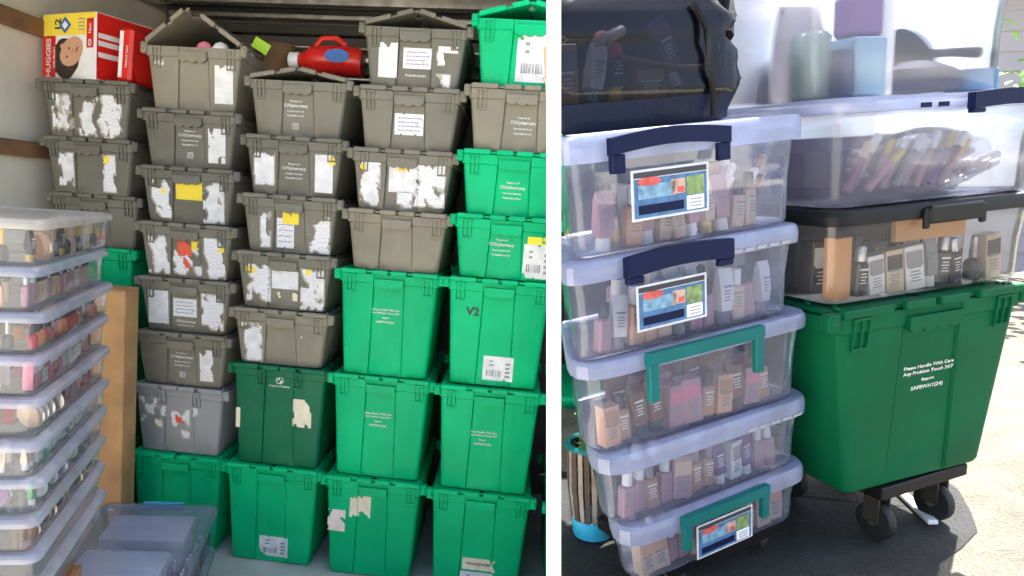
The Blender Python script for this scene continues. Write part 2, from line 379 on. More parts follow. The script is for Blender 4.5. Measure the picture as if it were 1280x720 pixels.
# ------------------------------------------------------------------ totes
W2 = .198      # rim half width
HD = .30       # rim half depth
class ToteType: pass
def arc(cx, cy, r, a0, a1, n=3):
    return [(cx+r*cos(radians(a0+(a1-a0)*i/n)), cy+r*sin(radians(a0+(a1-a0)*i/n))) for i in range(n+1)]
def tote_ring(hw, hd, z, gx, dep, r=.016, gd=.0035):
    p = arc(-hw+r, -hd+r, r, 180, 270)
    p += [(-gx-.003, -hd), (-gx-.0005, -hd+dep+gd), (-gx+.004, -hd+dep), (gx-.004, -hd+dep), (gx+.0005, -hd+dep+gd), (gx+.003, -hd)]
    p += arc(hw-r, -hd+r, r, 270, 360)+arc(hw-r, hd-r, r, 0, 90)+arc(-hw+r, hd-r, r, 90, 180)
    return [(x, y, z) for x, y in p]
def make_type(H, style, w0=.166):
    t = ToteType(); t.H = H; t.style = style
    rim = .050 if style == 'std' else .046
    t.z_sh = H-rim
    t.hw = lambda z: w0+(.188-w0)*z/(H-rim)
    t.hd = lambda z: .268+(.288-.268)*z/(H-rim)
    t.dep = .006
    t.gx = lambda z: .066-.007*z/(H-rim)
    b = MB(); R = []
    hw, hd, gx = t.hw, t.hd, t.gx
    R.append(tote_ring(hw(0)-.012, hd(0)-.012, 0, .05, .001, gd=.0))
    R.append(tote_ring(hw(0)-.003, hd(0)-.003, .004, .064, .002, gd=.001))
    for k in range(0, 6):
        z = .012+(t.z_sh-.012)*k/5
        R.append(tote_ring(hw(z), hd(z), z, gx(z), t.dep if k < 5 else t.dep))
    zt = t.z_sh
    R.append(tote_ring(hw(zt)+.001, hd(zt)+.001, zt+.001, gx(zt), t.dep, gd=.001))
    R.append(tote_ring(W2-.003, HD-.006, zt+.004, gx(zt), .004, gd=.001))
    R.append(tote_ring(W2-.002, HD-.005, H-.014, gx(zt), .004, gd=.001))
    R.append(tote_ring(W2-.010, HD-.013, H-.012, gx(zt), .002, gd=.0))
    R.append(tote_ring(hw(zt)-.006, hd(zt)-.006, H-.03, gx(zt), .003, gd=.0))
    R.append(tote_ring(hw(zt*.5)-.008, hd(zt*.5)-.008, H*.45, gx(zt), .003, gd=.0))
    b.loft(R, True, True); t.body = b.mesh('body', True, 32)
    # lid flaps: plate with a zigzag meeting edge, lip segments over the front, studs on top
    def flap(sg):
        f = MB(); zig = []; N = 8
        for i in range(N+1):
            y = -HD+.02+(2*HD-.04)*i/N; zig.append((sg*(.012 if i % 2 else -.012), y))
        pts = [(sg*(W2-.006), -HD+.005), *zig, (sg*(W2-.006), HD-.005)]
        m = len(pts)
        f.add([(x, y, H-.009) for x, y in pts]+[(x, y, H-.001) for x, y in pts], [tuple(range(m)), tuple(range(m, 2*m))]+[(i, (i+1) % m, m+(i+1) % m, m+i) for i in range(m)])
        segs = ((.090, .188), (.006, .067)) if style == 'std' else ((.088, .190), (.003, .070))
        for a, c in segs:
            x0, x1 = sorted((sg*a, sg*c))
            f.box(x0, x1, -HD-.006, -HD+.012, H-.013, H+.004, .0025)
            f.box(x0, x1, HD-.012, HD+.006, H-.013, H+.004, .0025)
        for q in range(5):
            for r in range(3):
                x = sg*(.182-.022*(q % 2)-.004*r); y = -HD+.03+q*.05+r*.012
                f.box(x-.004, x+.004, y-.005, y+.005, H-.001, H+.005, .002)
        return f.mesh('lid_flap')
    t.flaps = [flap(-1), flap(1)]
    t.ears = []
    for sx in (-1, 1):
        for sy in (-1, 1):
            x = sx*(W2+.004); y = sy*(HD-.018)
            e = MB().box(x-.013, x+.013, y-.017, y+.017, H-.040, H-.001, .004)
            e.box(x-.008, x+.008, y-.021, y+.021, H-.028, H-.008, .003)
            t.ears.append(e.mesh('hinge_ear'))
    t.clips = []
    cx = .150 if style == 'std' else .075
    for sx in (-1, 1):
        e = MB(); x = sx*cx; zl = H-.082 if style == 'std' else H-.078; y0 = -HD-.003
        yl = -hd(zl)-.007
        for q in (-.017, -.0015, .014):
            e.add([(x+q, y0, H-.016), (x+q+.0045, y0, H-.016), (x+q+.0045, y0+.012, H-.016), (x+q, y0+.012, H-.016),
                   (x+q+(.002 if q < 0 else 0), yl, zl), (x+q+.004, yl, zl), (x+q+.004, yl+.014, zl), (x+q+(.002 if q < 0 else 0), yl+.014, zl)],
                  [(0,1,2,3), (4,7,6,5), (0,4,5,1), (1,5,6,2), (2,6,7,3), (3,7,4,0)])
        e.box(x-.016, x+.018, yl-.001, yl+.013, zl-.004, zl+.002, .001)
        e.box(x-.018, x+.0195, y0, y0+.012, H-.021, H-.015, .001)
        t.clips.append(e.mesh('clip'))
    # scalloped grip under the middle of the rim
    e = MB(); nn = 24; top = H-.030; ring0 = []; ring1 = []
    for i in range(nn+1):
        u = i/nn; x = -.056+.112*u; zb = H-.056-.007*abs(sin(pi*u*(4 if H > .3 else 3)))-.004*sin(pi*u)
        ring0.append((x, zb)); ring1.append((x, top))
    for i in range(nn):
        (xa, za), (xb, zb) = ring0[i], ring0[i+1]
        ya = -HD-.004
        e.add([(xa, ya, top), (xb, ya, top), (xb, ya+.001, zb), (xa, ya+.001, za), (xa, ya+.014, top), (xb, ya+.014, top), (xb, ya+.016, zb), (xa, ya+.016, za)],
              [(0,3,2,1), (4,5,6,7), (3,7,6,2), (0,1,5,4)]+([(0,4,7,3)] if i == 0 else [])+([(1,2,6,5)] if i == nn-1 else []))
    t.grip = e.mesh('grip', True, 50)
    return t
def front_y(t, x, z):
    z = min(z, t.z_sh); y = -t.hd(z)
    if abs(x) < t.gx(z): y += t.dep
    return y
GT = make_type(.229, 'std'); NT = make_type(.418, 'std'); LT = make_type(.290, 'latch'); KT = make_type(.418, 'latch'); DT = make_type(.418, 'std', .148)

def torn_mesh(t, x0, x1, z0, z1, rag, seed, cell=.0042, off=.0016, hole=0):
    """ragged paper remnant lying on the tote front: cells of a grid kept by a noise test"""
    nx = max(3, int((x1-x0)/cell)); nz = max(3, int((z1-z0)/cell)); V = []; idx = {}; Fc = []
    rnd = random.Random(seed); sd_ = Vector((seed*3.17, seed*1.91, seed*.77))
    def vert(i, j):
        if (i, j) not in idx:
            x = x0+(x1-x0)*i/nx+(rnd.uniform(-.3, .3)*cell if 0 < i < nx else 0); z = z0+(z1-z0)*j/nz+(rnd.uniform(-.3, .3)*cell if 0 < j < nz else 0)
            idx[i, j] = len(V); V.append((x, front_y(t, x, z)-off, z))
        return idx[i, j]
    for i in range(nx):
        for j in range(nz):
            u, v = (i+.5)/nx, (j+.5)/nz
            e = min(u*(x1-x0), (1-u)*(x1-x0), v*(z1-z0), (1-v)*(z1-z0))
            q = noise.fractal(Vector((u*(x1-x0)*30+v*(z1-z0)*6, v*(z1-z0)*17, 0))+sd_, 1.1, 2.0, 3)
            keep = q+e*(18 if rag < 1 else 11) > (rag*.60-.50)
            if keep: Fc.append((vert(i, j), vert(i+1, j), vert(i+1, j+1), vert(i, j+1)))
    m = bpy.data.meshes.new('paper'); m.from_pydata(V, [], Fc); return m

CVS = [('Property of', .0100, .028), ('CVS/pharmacy', .0160, .009), ('Unauthorized use', .0095, -.010), ('Punishable by law', .0095, -.027)]
CVS1 = [('Property of CVS', .0125, 0.0)]
CARE = [('Please Handle With Care', .0105, .030), ('Any Problem Touch 24/7', .0105, .017), ('Report', .0095, -.001), ('SAFEWAY(24)', .0115, -.019)]
SEQ = [0]
PNAME = {'p': 'paper_label', 't': 'torn_label', 'y': 'yellow_sticker', 'r': 'red_sticker', 'c': 'cream_sticker', 'k': 'stained_sticker', 'w': 'written_label'}
PMAT = {'p': PAPER, 't': PRINT, 'y': YELLOW, 'r': REDP, 'c': CREAM, 'k': PINKP, 'w': PRINT}
def tote(t, mat, x, zb, label, group, marks=(), sz=1.0, rz=0.0, y=2.75, open_=0.0, M=None, dx=None):
    SEQ[0] += 1; rnd = random.Random(SEQ[0]*17)
    if M is None:
        x -= .022*max(0, 1.7-zb)/1.7
        M = T((x+(rnd.uniform(-.005, .005) if dx is None else dx), y+HD+rnd.uniform(0, .012), zb)) @ RZ(rz+2.2+rnd.uniform(-.8, .8)) @ Matrix.Diagonal((1, 1, sz, 1))
    r = thing('storage_tote', label, 'tote', M, group)
    link('body', t.body, mat, r)
    for k, f in enumerate(t.flaps):
        a = open_ if not isinstance(open_, tuple) else open_[k]
        sg = (-1, 1)[k]
        Mf = None
        if a: Mf = T((sg*W2, 0, t.H-.005)) @ RY(sg*a) @ T((-sg*W2, 0, -t.H+.005))
        link('lid_flap', f, mat, r, Mf)
    for e in t.ears: link('hinge_ear', e, mat, r)
    for e in t.clips: link('clip', e, mat, r)
    if t.style == 'std': link('grip', t.grip, mat, r)
    for mk in marks:
        k = mk[0]
        if k in ('cvs', 'cvs1', 'care', 'custom'):
            u, v = mk[1], mk[2]; lines = {'cvs': CVS, 'cvs1': CVS1, 'care': CARE}.get(k) or mk[3]
            xx = (u-.5)*2*t.hw(t.H*v); zz = v*t.H
            slope = math.atan((t.hd(t.z_sh)-t.hd(0))/t.z_sh)
            link('printed_text', text_mesh(lines), mk[4] if len(mk) > 4 else WINK, r, T((xx, front_y(t, xx, zz)-.0022, zz)) @ Matrix.Rotation(slope, 4, 'X'))
            continue
        if k == 'sq':
            u, v, s_ = mk[1:4]; xx = (u-.5)*2*t.hw(t.H*v); zz = v*t.H; yy = front_y(t, xx, zz)-.0015; b = MB()
            for q in (-1, 1):
                b.box(xx+q*s_-.001, xx+q*s_+.001, yy-.0004, yy+.001, zz-s_-.001, zz+s_+.001); b.box(xx-s_+.0011, xx+s_-.0011, yy-.0004, yy+.001, zz+q*s_-.001, zz+q*s_+.001)
            for q in range(4): b.box(xx-s_*.7, xx+s_*.7, yy-.0004, yy+.001, zz-s_*.65+q*s_*.4, zz-s_*.5+q*s_*.4)
            obj('printed_mark', b, WINK, r); continue
        u0, u1, v0, v1 = mk[1:5]; rag = mk[5] if len(mk) > 5 else .2
        zm = (v0+v1)/2*t.H; hw = t.hw(zm)
        m = torn_mesh(t, (u0-.5)*2*hw, (u1-.5)*2*hw, v0*t.H, v1*t.H, rag, SEQ[0]*31+int(u0*97)+int(v0*53), off=.0016+(.001 if k in 'yr' else 0))
        if k in 'pt' and rag > .6:           # glue film left round a torn label
            gm_ = torn_mesh(t, (u0-.5-.012)*2*hw, (u1-.5+.012)*2*hw, (v0-.02)*t.H, (v1+.02)*t.H, rag*.92, SEQ[0]*31+int(u0*97)+int(v0*53), off=.0009)
            link('glue_residue', gm_, GLUE, r)
        o = link(PNAME.get(k, 'paper_label') if k != 'b' else 'barcode_label', m, PMAT.get(k, PAPER), r)
        if k == 'b':                         # barcode bars and address lines on a shipping label
            b = MB(); w = (u1-u0)*2*hw; h = (v1-v0)*t.H; xa = (u0-.5)*2*hw; za = v0*t.H
            def q(xx0, xx1, zz0, zz1):
                yy = front_y(t, (xx0+xx1)/2, (zz0+zz1)/2)-.0032; b.box(xx0, xx1, yy, yy+.0012, zz0, zz1)
            xx = xa+w*.12
            while xx < xa+w*.62:
                ww = rnd.choice((.002, .003, .005)); q(xx, xx+ww, za+h*.18, za+h*.42); xx += ww+rnd.choice((.002, .003, .006))
            for i in range(4): q(xa+w*.74, xa+w*(.86+.06*rnd.random()), za+h*(.15+i*.17), za+h*(.24+i*.17))
            for i in range(2): q(xa+w*.2, xa+w*(.28+.1*rnd.random()), za+h*(.60+i*.16), za+h*(.66+i*.16))
            obj('printed_bars', b, GINK, o)['kind'] = 'stuff'
        if k == 'w':
            b = MB(); w = (u1-u0)*2*hw; h = (v1-v0)*t.H; xa = (u0-.5)*2*hw; za = v0*t.H
            for i in range(4):
                xx = xa+w*.12
                while xx < xa+w*.85:
                    ww = rnd.uniform(.004, .014); zz = za+h*(.2+i*.19); yy = front_y(t, xx, zz)-.003
                    b.box(xx, xx+ww, yy, yy+.0012, zz, zz+.0032); xx += ww+.003
            obj('handwriting', b, plastic('pen_ink', (.18, .2, .36), .7, .1), o)['kind'] = 'stuff'
    return r

CX = [-1.89, -1.428, -1.005, -.578, -.153, .275]
FZ = 0.0
g2 = 'grey totes'
# column 1, beside the wall
zz = 1.23
for i in range(3):
    tote(NT, GREEN, CX[0], i*.413, ('green tote low behind the tall cardboard carton', 'green tote behind the tall carton, second of its stack', 'green tote whose rim shows just above the tall carton')[i], 'green totes in the bay', y=2.83)
zz = 3*.413
tote(GT, GRAYD, CX[0], zz, 'grey tote half hidden behind the stack of long clear bins', 'grey totes', y=2.83, sz=.98); zz += GT.H*.98
tote(GT, GRAYD, CX[0], zz, 'grey tote by the wall with two torn white label scraps', 'grey totes', [('p', .12, .30, .15, .72, .75), ('t', .66, .82, .08, .72, .7), ('y', .66, .74, .55, .72, .6)], y=2.80); zz += GT.H
c1top = zz
tote(GT, GRAYD, CX[0], zz, 'grey tote under the diaper carton with three shredded labels', 'grey totes', [('p', .08, .32, .10, .74, 1.05), ('p', .38, .60, .06, .74, 1.1), ('t', .62, .92, .04, .76, 1.0), ('y', .53, .58, .58, .68, .4)], y=2.77)
c1top += GT.H
# column 2
x = CX[1]
tote(NT, GREEN, x, 0, 'green tote on the floor under the light grey tote', 'green totes in the bay')
tote(LT, LGRAY, x, .418, 'light grey latch tote with scattered label scraps and a red stain', 'grey totes', [('t', .04, .34, .55, .80, 1.15), ('c', .14, .30, .36, .50, .9), ('t', .36, .62, .40, .66, 1.1), ('r', .45, .55, .46, .58, 1.1), ('p', .52, .64, .24, .34, 1.0), ('p', .66, .72, .58, .72, .9), ('p', .02, .10, .45, .52, 1.0)], dx=.0)
z = .418+.290; s = .2225/GT.H
col2 = [
 ('grey tote with white lettering and one torn label, resting on the light grey tote', [('cvs', .5, .50), ('sq', .5, .22, .011), ('p', .72, .88, .14, .74, .55)]),
 ('grey tote with a full white label, a form and a tattered label', [('p', .06, .30, .14, .76, .45), ('w', .35, .63, .30, .64, .1), ('custom', .5, .14, (('CVS/pharmacy', .014, 0.012), ('Punishable by law', .010, -.004))), ('t', .70, .95, .10, .76, .95)]),
 ('grey tote with shredded labels and a bright red sticker scrap', [('p', .06, .30, .08, .76, 1.0), ('r', .40, .56, .42, .76, .9), ('r', .46, .54, .2, .40, 1.1), ('y', .56, .64, .55, .70, .6), ('t', .34, .68, .08, .60, 1.25), ('t', .72, .96, .05, .78, .95), ('y', .86, .94, .54, .66, .5)]),
 ('grey tote with a whole bright yellow card on its front', [('t', .08, .30, .10, .76, 1.15), ('y', .36, .66, .44, .76, .02), ('p', .68, .92, .06, .76, .85), ('y', .20, .24, .52, .62, .8)]),
 ('grey lettered tote with square mark and torn label, under the tented tote', [('cvs', .5, .52), ('sq', .5, .23, .011), ('p', .72, .92, .12, .72, .5)]),
]
for i, (lab, mk) in enumerate(col2):
    tote(GT, (GRAYM, GRAYM, GRAYM, GRAYD, GRAYD)[i], x, z, lab, 'grey totes', mk, sz=s); z += .2225
tote(GT, GRAY, x, z, 'overfull grey tote with its lid flaps standing up like a tent', 'grey totes', [('p', .74, .95, .14, .70, .12), ('p', .06, .20, .66, .72, .8)], sz=.258/.229, open_=(36, 30))
T2A = z
# column 3
x = CX[2]
tote(NT, GREEN, x, 0, 'green tote on the floor with a barcode label near its lower edge', 'green totes in the bay', [('b', .36, .72, .06, .27, .02)])
tote(KT, DGREEN, x, .418, 'dark green latch tote with a white emblem and torn cream label', 'dark green totes', [('c', .66, .88, .42, .70, .5), ('c', .0, .05, .36, .56, .9), ('custom', .5, .80, (('Property of Safeway', .0105, 0.0),))])
# the round white emblem above its lettering
e = MB()
for i in range(20):
    a0, a1 = 2*pi*i/20, 2*pi*(i+1)/20
    e.add([(.016*cos(a0), 0, .016*sin(a0)), (.016*cos(a1), 0, .016*sin(a1)), (.0125*cos(a1), 0, .0125*sin(a1)), (.0125*cos(a0), 0, .0125*sin(a0))], [(0, 1, 2, 3)])
sw = [(.006*sin(pi*q/8), .012-.024*q/8) for q in range(-0, 9)]
for i in range(8):
    (xa, za), (xb, zb) = sw[i], sw[i+1]; k = -1 if i < 4 else 1
    e.add([(xa*k-.003, 0, za), (xb*k-.003, 0, zb), (xb*k+.004, 0, zb), (xa*k+.004, 0, za)], [(0, 1, 2, 3)])
dk = [o for o in COL.objects if o.get('category') == 'tote'][-1]
obj('printed_emblem', e, WINK, dk, M=T((0, front_y(KT, 0, .36)-.0025, .362)) @ RX(2.8))
z = .836; s = .2265/GT.H
col3 = [
 ('grey tote above the dark green tote, with one wedge-shaped paper scrap', [('p', .08, .28, .06, .70, .8), ('p', .04, .26, .68, .74, 1.0), ('c', .66, .80, .52, .58, .9)]),
 ('grey tote with a clean form between two tattered white labels', [('t', .08, .34, .14, .80, .95), ('y', .08, .18, .62, .74, .1), ('p', .36, .66, .38, .70, .1), ('p', .70, .96, .06, .76, .95), ('y', .74, .80, .66, .76, .5), ('c', .42, .46, .18, .32, .8), ('c', .60, .66, .18, .32, .8)]),
 ('grey tote with a tilted white form and yellow strip at its middle', [('p', .17, .28, .10, .70, .75), ('w', .35, .55, .10, .62, .25), ('y', .42, .60, .52, .74, .45), ('t', .74, .96, .06, .68, .85), ('y', .86, .93, .50, .64, .5)]),
 ('grey tote with white lettering between two big blank labels', [('p', .06, .28, .18, .70, .65), ('cvs', .5, .42), ('p', .74, .94, .10, .74, .2), ('y', .88, .95, .58, .70, .05)]),
 ('grey tote with lettering and a square mark, its lid slightly raised under the red jug', [('cvs', .47, .48), ('sq', .47, .2, .011)]),
]
for i, (lab, mk) in enumerate(col3):
    tote(GT, (GRAY, GRAYM, GRAYM, GRAYD, GRAYM)[i], x+.006*(i-1.5), z, lab, 'grey totes', mk, sz=s, open_=11 if i == 4 else 0); z += .2265
T3TOP = z
# column 4
x = CX[3]
tote(NT, GREEN, x-.006, 0, 'green tote on the floor with two stained paper scraps', 'green totes in the bay', [('k', .0, .20, .44, .66, .25), ('c', .25, .48, .60, .82, .35)])
tote(NT, GREEN, x-.006, .418, 'green tote with care lettering, second above the floor in its stack', 'green totes in the bay', [('care', .48, .56)])
tote(NT, GREEN, x-.010, .836, 'green tote with care lettering directly under the plain grey tote', 'green totes in the bay', [('care', .48, .56)])
z = 1.254; s = .2315/GT.H
col4 = [
 ('plain grey tote without any label, resting on a green tote', []),
 ('grey tote plastered with three ragged white labels and yellow tabs', [('p', .06, .26, .08, .78, .85), ('y', .06, .12, .64, .74, .2), ('p', .36, .68, .32, .76, .5), ('y', .46, .56, .66, .76, .3), ('t', .46, .62, .08, .34, .7), ('t', .64, .96, .12, .80, .9)]),
 ('grey tote with one small white form in the middle of its dusty front', [('w', .35, .66, .26, .60, .2)]),
]
for i, (lab, mk) in enumerate(col4):
    tote(GT, (GRAY, GRAYM, GRAYM)[i], x+.012, z, lab, 'grey totes', mk, sz=s); z += .2315
tote(GT, GRAYD, x+.022, z, 'grey tote with raised lid and three paper labels, beside the open green tote', 'grey totes', [('p', .12, .32, .16, .70, .3), ('w', .38, .68, .32, .64, .05), ('p', .74, .94, .58, .68, .3), ('p', .74, .82, .40, .58, .7), ('p', .76, .90, .06, .24, .9), ('custom', .52, .2, (('Punishable by law', .011, 0),))], sz=s, open_=15)
# column 5
x = CX[4]
tote(NT, GREEN, x-.006, 0, 'green tote on the floor with a yellow strip above a white label', 'green totes in the bay', [('c', .34, .72, .22, .34, .3), ('custom', .53, .27, (('FRAGILE KEEP', .016, 0),), INK), ('b', .32, .70, .02, .20, .02)])
tote(NT, GREEN, x-.006, .418, 'green tote with care lettering between a barcoded tote and the strip tote', 'green totes in the bay', [('care', .46, .50)])
tote(NT, GREEN, x-.010, .840, 'green tote with V2 written on it and a white barcode label', 'green totes in the bay', [('b', .38, .72, .06, .29, .02), ('custom', .24, .66, (('V2', .045, 0),), INK)], sz=.995)
z = 1.258; s = .238/GT.H
tote(GT, GREEN, x+.0, z, 'low green tote with white lettering and a yellow-topped shipping label', 'green totes in the bay', [('cvs', .46, .50), ('b', .70, 1.0, .06, .60, .05), ('y', .72, 1.0, .60, .72, .1)], sz=s); z += .238
tote(GT, GREEN, x+.005, z, 'low green tote with white lettering and a shiny creased middle, no label', 'green totes in the bay', [('cvs', .50, .40)], sz=s); z += .238
tote(GT, GRAY, x+.010, z, 'grey tote with white lettering sandwiched between green totes', 'grey totes', [('cvs', .53, .40), ('p', .86, .99, .12, .6, .3), ('y', .88, .99, .6, .76, .2)], sz=s); z += .238
tote(GT, GREEN, x+.016, z, 'top green tote with raised lid and a big white shipping label', 'green totes in the bay', [('b', .38, .80, .08, .76, .02)], sz=.25/.229, open_=14)
# column 6 sliver
for i in range(2):
    tote(NT, GREEN, CX[5]+.02, i*.418, ('green tote on the floor in the corner by the right wall', 'green tote upon another in the corner by the right wall')[i], 'corner green totes')

# ------------------------------------------------------------------ clear bins
def offset_poly(pts, d):
    n = len(pts); out = []
    for i in range(n):
        a, b, c = Vector(pts[i-1]), Vector(pts[i]), Vector(pts[(i+1) % n])
        e1 = (b-a).normalized(); e2 = (c-b).normalized()
        n1 = Vector((-e1.y, e1.x)); n2 = Vector((-e2.y, e2.x))
        k = d/(1+n1.dot(n2)); out.append(b+(n1+n2)*k)
    return out
def round_poly(pts, radii, z, k=5):
    n = len(pts); out = []
    for i in range(n):
        a, b, c = Vector(pts[i-1]), Vector(pts[i]), Vector(pts[(i+1) % n])
        e1 = (b-a).normalized(); e2 = (c-b).normalized(); r = radii[i]
        ang = math.acos(max(-1, min(1, e1.dot(e2)))); t = r*math.tan(ang/2)
        p = b-e1*t; q = b+e2*t
        for j in range(k+1):
            u = j/k; m = (p.lerp(b, u)).lerp(b.lerp(q, u), u); out.append((m.x, m.y, z))
    return out
def rect_plan(W, D): return [(-W/2, 0), (W/2, 0), (W/2, D), (-W/2, D)]
def clear_bin(label, M, plan, H, lid_h=.030, r=.035, tub=TUBC, lid=LIDC, lidmat=None, taper=.022, group=None, has_lid=True, over=.0):
    root = thing('clear_bin', label, 'bin', M, group); n = len(plan)
    rad = r if isinstance(r, (list, tuple)) else [r]*n
    def ring(d, z, dr=0): return round_poly(offset_poly(plan, d), [max(.006, q-dr) for q in rad], z)
    b = MB(); zt = H-lid_h*.55
    b.loft([ring(taper+.012, .001, .012), ring(taper+.004, .004, .004), ring(taper, .012), ring(taper*.75+.003, zt*.5), ring(.010, zt-.012), ring(.004, zt-.010), ring(.004, zt)], True, False)
    obj('tub', b, tub, root, True, angle=50)
    if has_lid:
        l = MB()
        l.loft([ring(.007, H-lid_h), ring(0, H-lid_h+.001), ring(-.001, H-lid_h*.5), ring(0, H-.008), ring(.003, H-.002), ring(.009, H), ring(.020, H), ring(.027, H-.006), ring(.034, H-.007)], False, True)
        obj('lid', l, lidmat or lid, root, True, angle=32)
    return root

def arch_handle(root, x0, x1, z0, z1, mat, y=-.006, t=.012, leg=.018, rise=.0):
    """latch handle: a bar over two short legs, standing off the bin front"""
    b = MB(); N = 10
    for i in range(N):
        ua, ub = i/N, (i+1)/N
        xa, xb = x0+(x1-x0)*ua, x0+(x1-x0)*ub
        ra, rb = rise*sin(pi*ua), rise*sin(pi*ub); h = leg
        b.add([(xa, y-t, z1-h+ra), (xb, y-t, z1-h+rb), (xb, y-t, z1+rb), (xa, y-t, z1+ra), (xa, y, z1-h+ra), (xb, y, z1-h+rb), (xb, y, z1+rb), (xa, y, z1+ra)],
              [(0,1,2,3), (4,7,6,5), (0,4,5,1), (3,2,6,7)]+([(0,3,7,4)] if i == 0 else [])+([(1,5,6,2)] if i == N-1 else []))
    if z1-leg > z0:
        b.box(x0+.0005, x0+leg, y-t+.0005, y-.0005, z0, z1-leg+.001, .002); b.box(x1-leg, x1-.0005, y-t+.0005, y-.0005, z0, z1-leg+.001, .002)
    return obj('handle', b, mat, root, True, angle=35)

# ---- contents
ITEM = {}
def item_mesh(kind):
    if kind in ITEM: return ITEM[kind]
    if kind == 'foundation bottle':
        a = MB().box(-.016, .016, -.011, .011, 0, .068, .004).mesh('bottle'); c = MB().lathe([(.0085, .0685), (.0105, .070), (.0105, .098), (.0095, .1)], 10).mesh('cap', True)
    elif kind == 'lotion tube':
        a = MB().loft([[(x_, y_, z_) for x_, y_ in ((-wx, -wy), (wx, -wy), (wx, wy), (-wx, wy))] for wx, wy, z_ in ((.014, .012, .024), (.016, .012, .05), (.018, .006, .09), (.018, .001, .105))]).mesh('tube', True, 60); c = MB().lathe([(.0135, 0), (.014, .002), (.0135, .0235)], 10).mesh('cap', True)
    elif kind == 'polish bottle':
        a = MB().lathe([(.012, 0), (.015, .003), (.015, .032), (.011, .040), (.006, .043)], 10).mesh('bottle', True); c = MB().lathe([(.0065, .0435), (.0075, .046), (.006, .083), (.004, .085)], 8).mesh('cap', True)
    elif kind == 'small carton':
        a = MB().box(-.020, .020, -.014, .014, 0, .085, .0008).mesh('carton'); c = MB().box(-.017, .017, -.0148, -.0141, .045, .075).mesh('label')
    elif kind == 'lipstick':
        a = MB().lathe([(.0095, 0), (.010, .001), (.010, .032)], 10).mesh('base', True); c = MB().lathe([(.0105, .0325), (.0108, .034), (.0108, .072), (.0098, .074)], 10).mesh('cap', True)
    elif kind == 'compact':
        a = MB().lathe([(.028, 0), (.030, .002), (.030, .008)], 16).mesh('base', True); c = MB().lathe([(.0305, .0083), (.031, .010), (.030, .016), (.020, .018)], 16).mesh('cap', True)
    ITEM[kind] = (a, c); return ITEM[kind]
CAPNAME = {'small carton': 'label'}
PRT = {}
def print_mesh(kind):
    if kind not in PRT:
        y, w_, z0 = {'foundation bottle': (-.0114, .011, .022), 'lotion tube': (-.0126, .010, .040), 'small carton': (-.0152, .013, .012)}[kind]
        b = MB()
        for k, (f, zz, h) in enumerate(((1, .030, .004), (.7, .022, .0025), (.85, .016, .0022), (.6, .010, .0022), (.8, .004, .0022))):
            b.box(-w_*f, w_*f, y, y+.001, z0+zz, z0+zz+h)
        PRT[kind] = b.mesh('printed_text')
    return PRT[kind]
def put_item(kind, color, cap, M, where):
    a, c = item_mesh(kind); ma, mc = COLS[color], COLS[cap]
    ka = ('i', kind, color)
    if ka not in ITEM:
        m = a.copy(); m.materials.append(ma); ITEM[ka] = m
    kc = ('c', kind, cap)
    if kc not in ITEM:
        m = c.copy(); m.materials.append(mc); ITEM[kc] = m
    lab = f"{color} {kind} with {cap} {CAPNAME.get(kind, 'cap')} {where}"
    root = link(kind.replace(' ', '_'), ITEM[ka]); root.matrix_world = M
    tag(root, lab, kind.split()[-1], lab)
    link(CAPNAME.get(kind, 'cap'), ITEM[kc], None, root)
    if kind in ('foundation bottle', 'lotion tube', 'small carton'):
        kp = ('p', kind, color in ('black', 'brown', 'purple', 'plum', 'red', 'tan'))
        if kp not in ITEM:
            m = print_mesh(kind).copy(); m.materials.append(COLS['white'] if kp[2] else COLS['grey']); ITEM[kp] = m
        link('printed_text', ITEM[kp], None, root)['kind'] = 'stuff'
    return root
HGT = {'foundation bottle': .10, 'lotion tube': .105, 'polish bottle': .085, 'small carton': .085, 'lipstick': .074, 'compact': .062}
WID = {'foundation bottle': .034, 'lotion tube': .038, 'polish bottle': .032, 'small carton': .043, 'lipstick': .024, 'compact': .064}
def fill_row(Mbin, x0, x1, y, zf, hmax, palette, where, seed, along='x', yaw=0, tilt=6, scale=1.0, gap=.006, skip=.0):
    rnd = random.Random(seed); u = x0
    while True:
        kind, color, cap = rnd.choice(palette)
        sc = scale*rnd.uniform(.92, 1.12); sc = min(sc, hmax/HGT[kind])
        w_ = (WID[kind] if kind != 'compact' else .026 if along == 'y' else .064)*sc
        if u+w_ > x1: break
        if rnd.random() >= skip:
            p = (u+w_/2, y+rnd.uniform(-.004, .004), zf) if along == 'x' else (y+rnd.uniform(-.004, .004), u+w_/2, zf)
            if kind == 'compact': p = (p[0], p[1], zf+.031*sc)
            put_item(kind, color, cap, Mbin @ T(p) @ RZ((yaw if kind != 'compact' else yaw+70 if along == 'y' else yaw)+rnd.uniform(-12, 12)) @ RY(rnd.uniform(-tilt, tilt)*.5) @ (RX(78) if kind == 'compact' else Matrix.Identity(4)) @ Matrix.Scale(sc, 4), where)
        u += w_+gap*rnd.uniform(.5, 1.8)

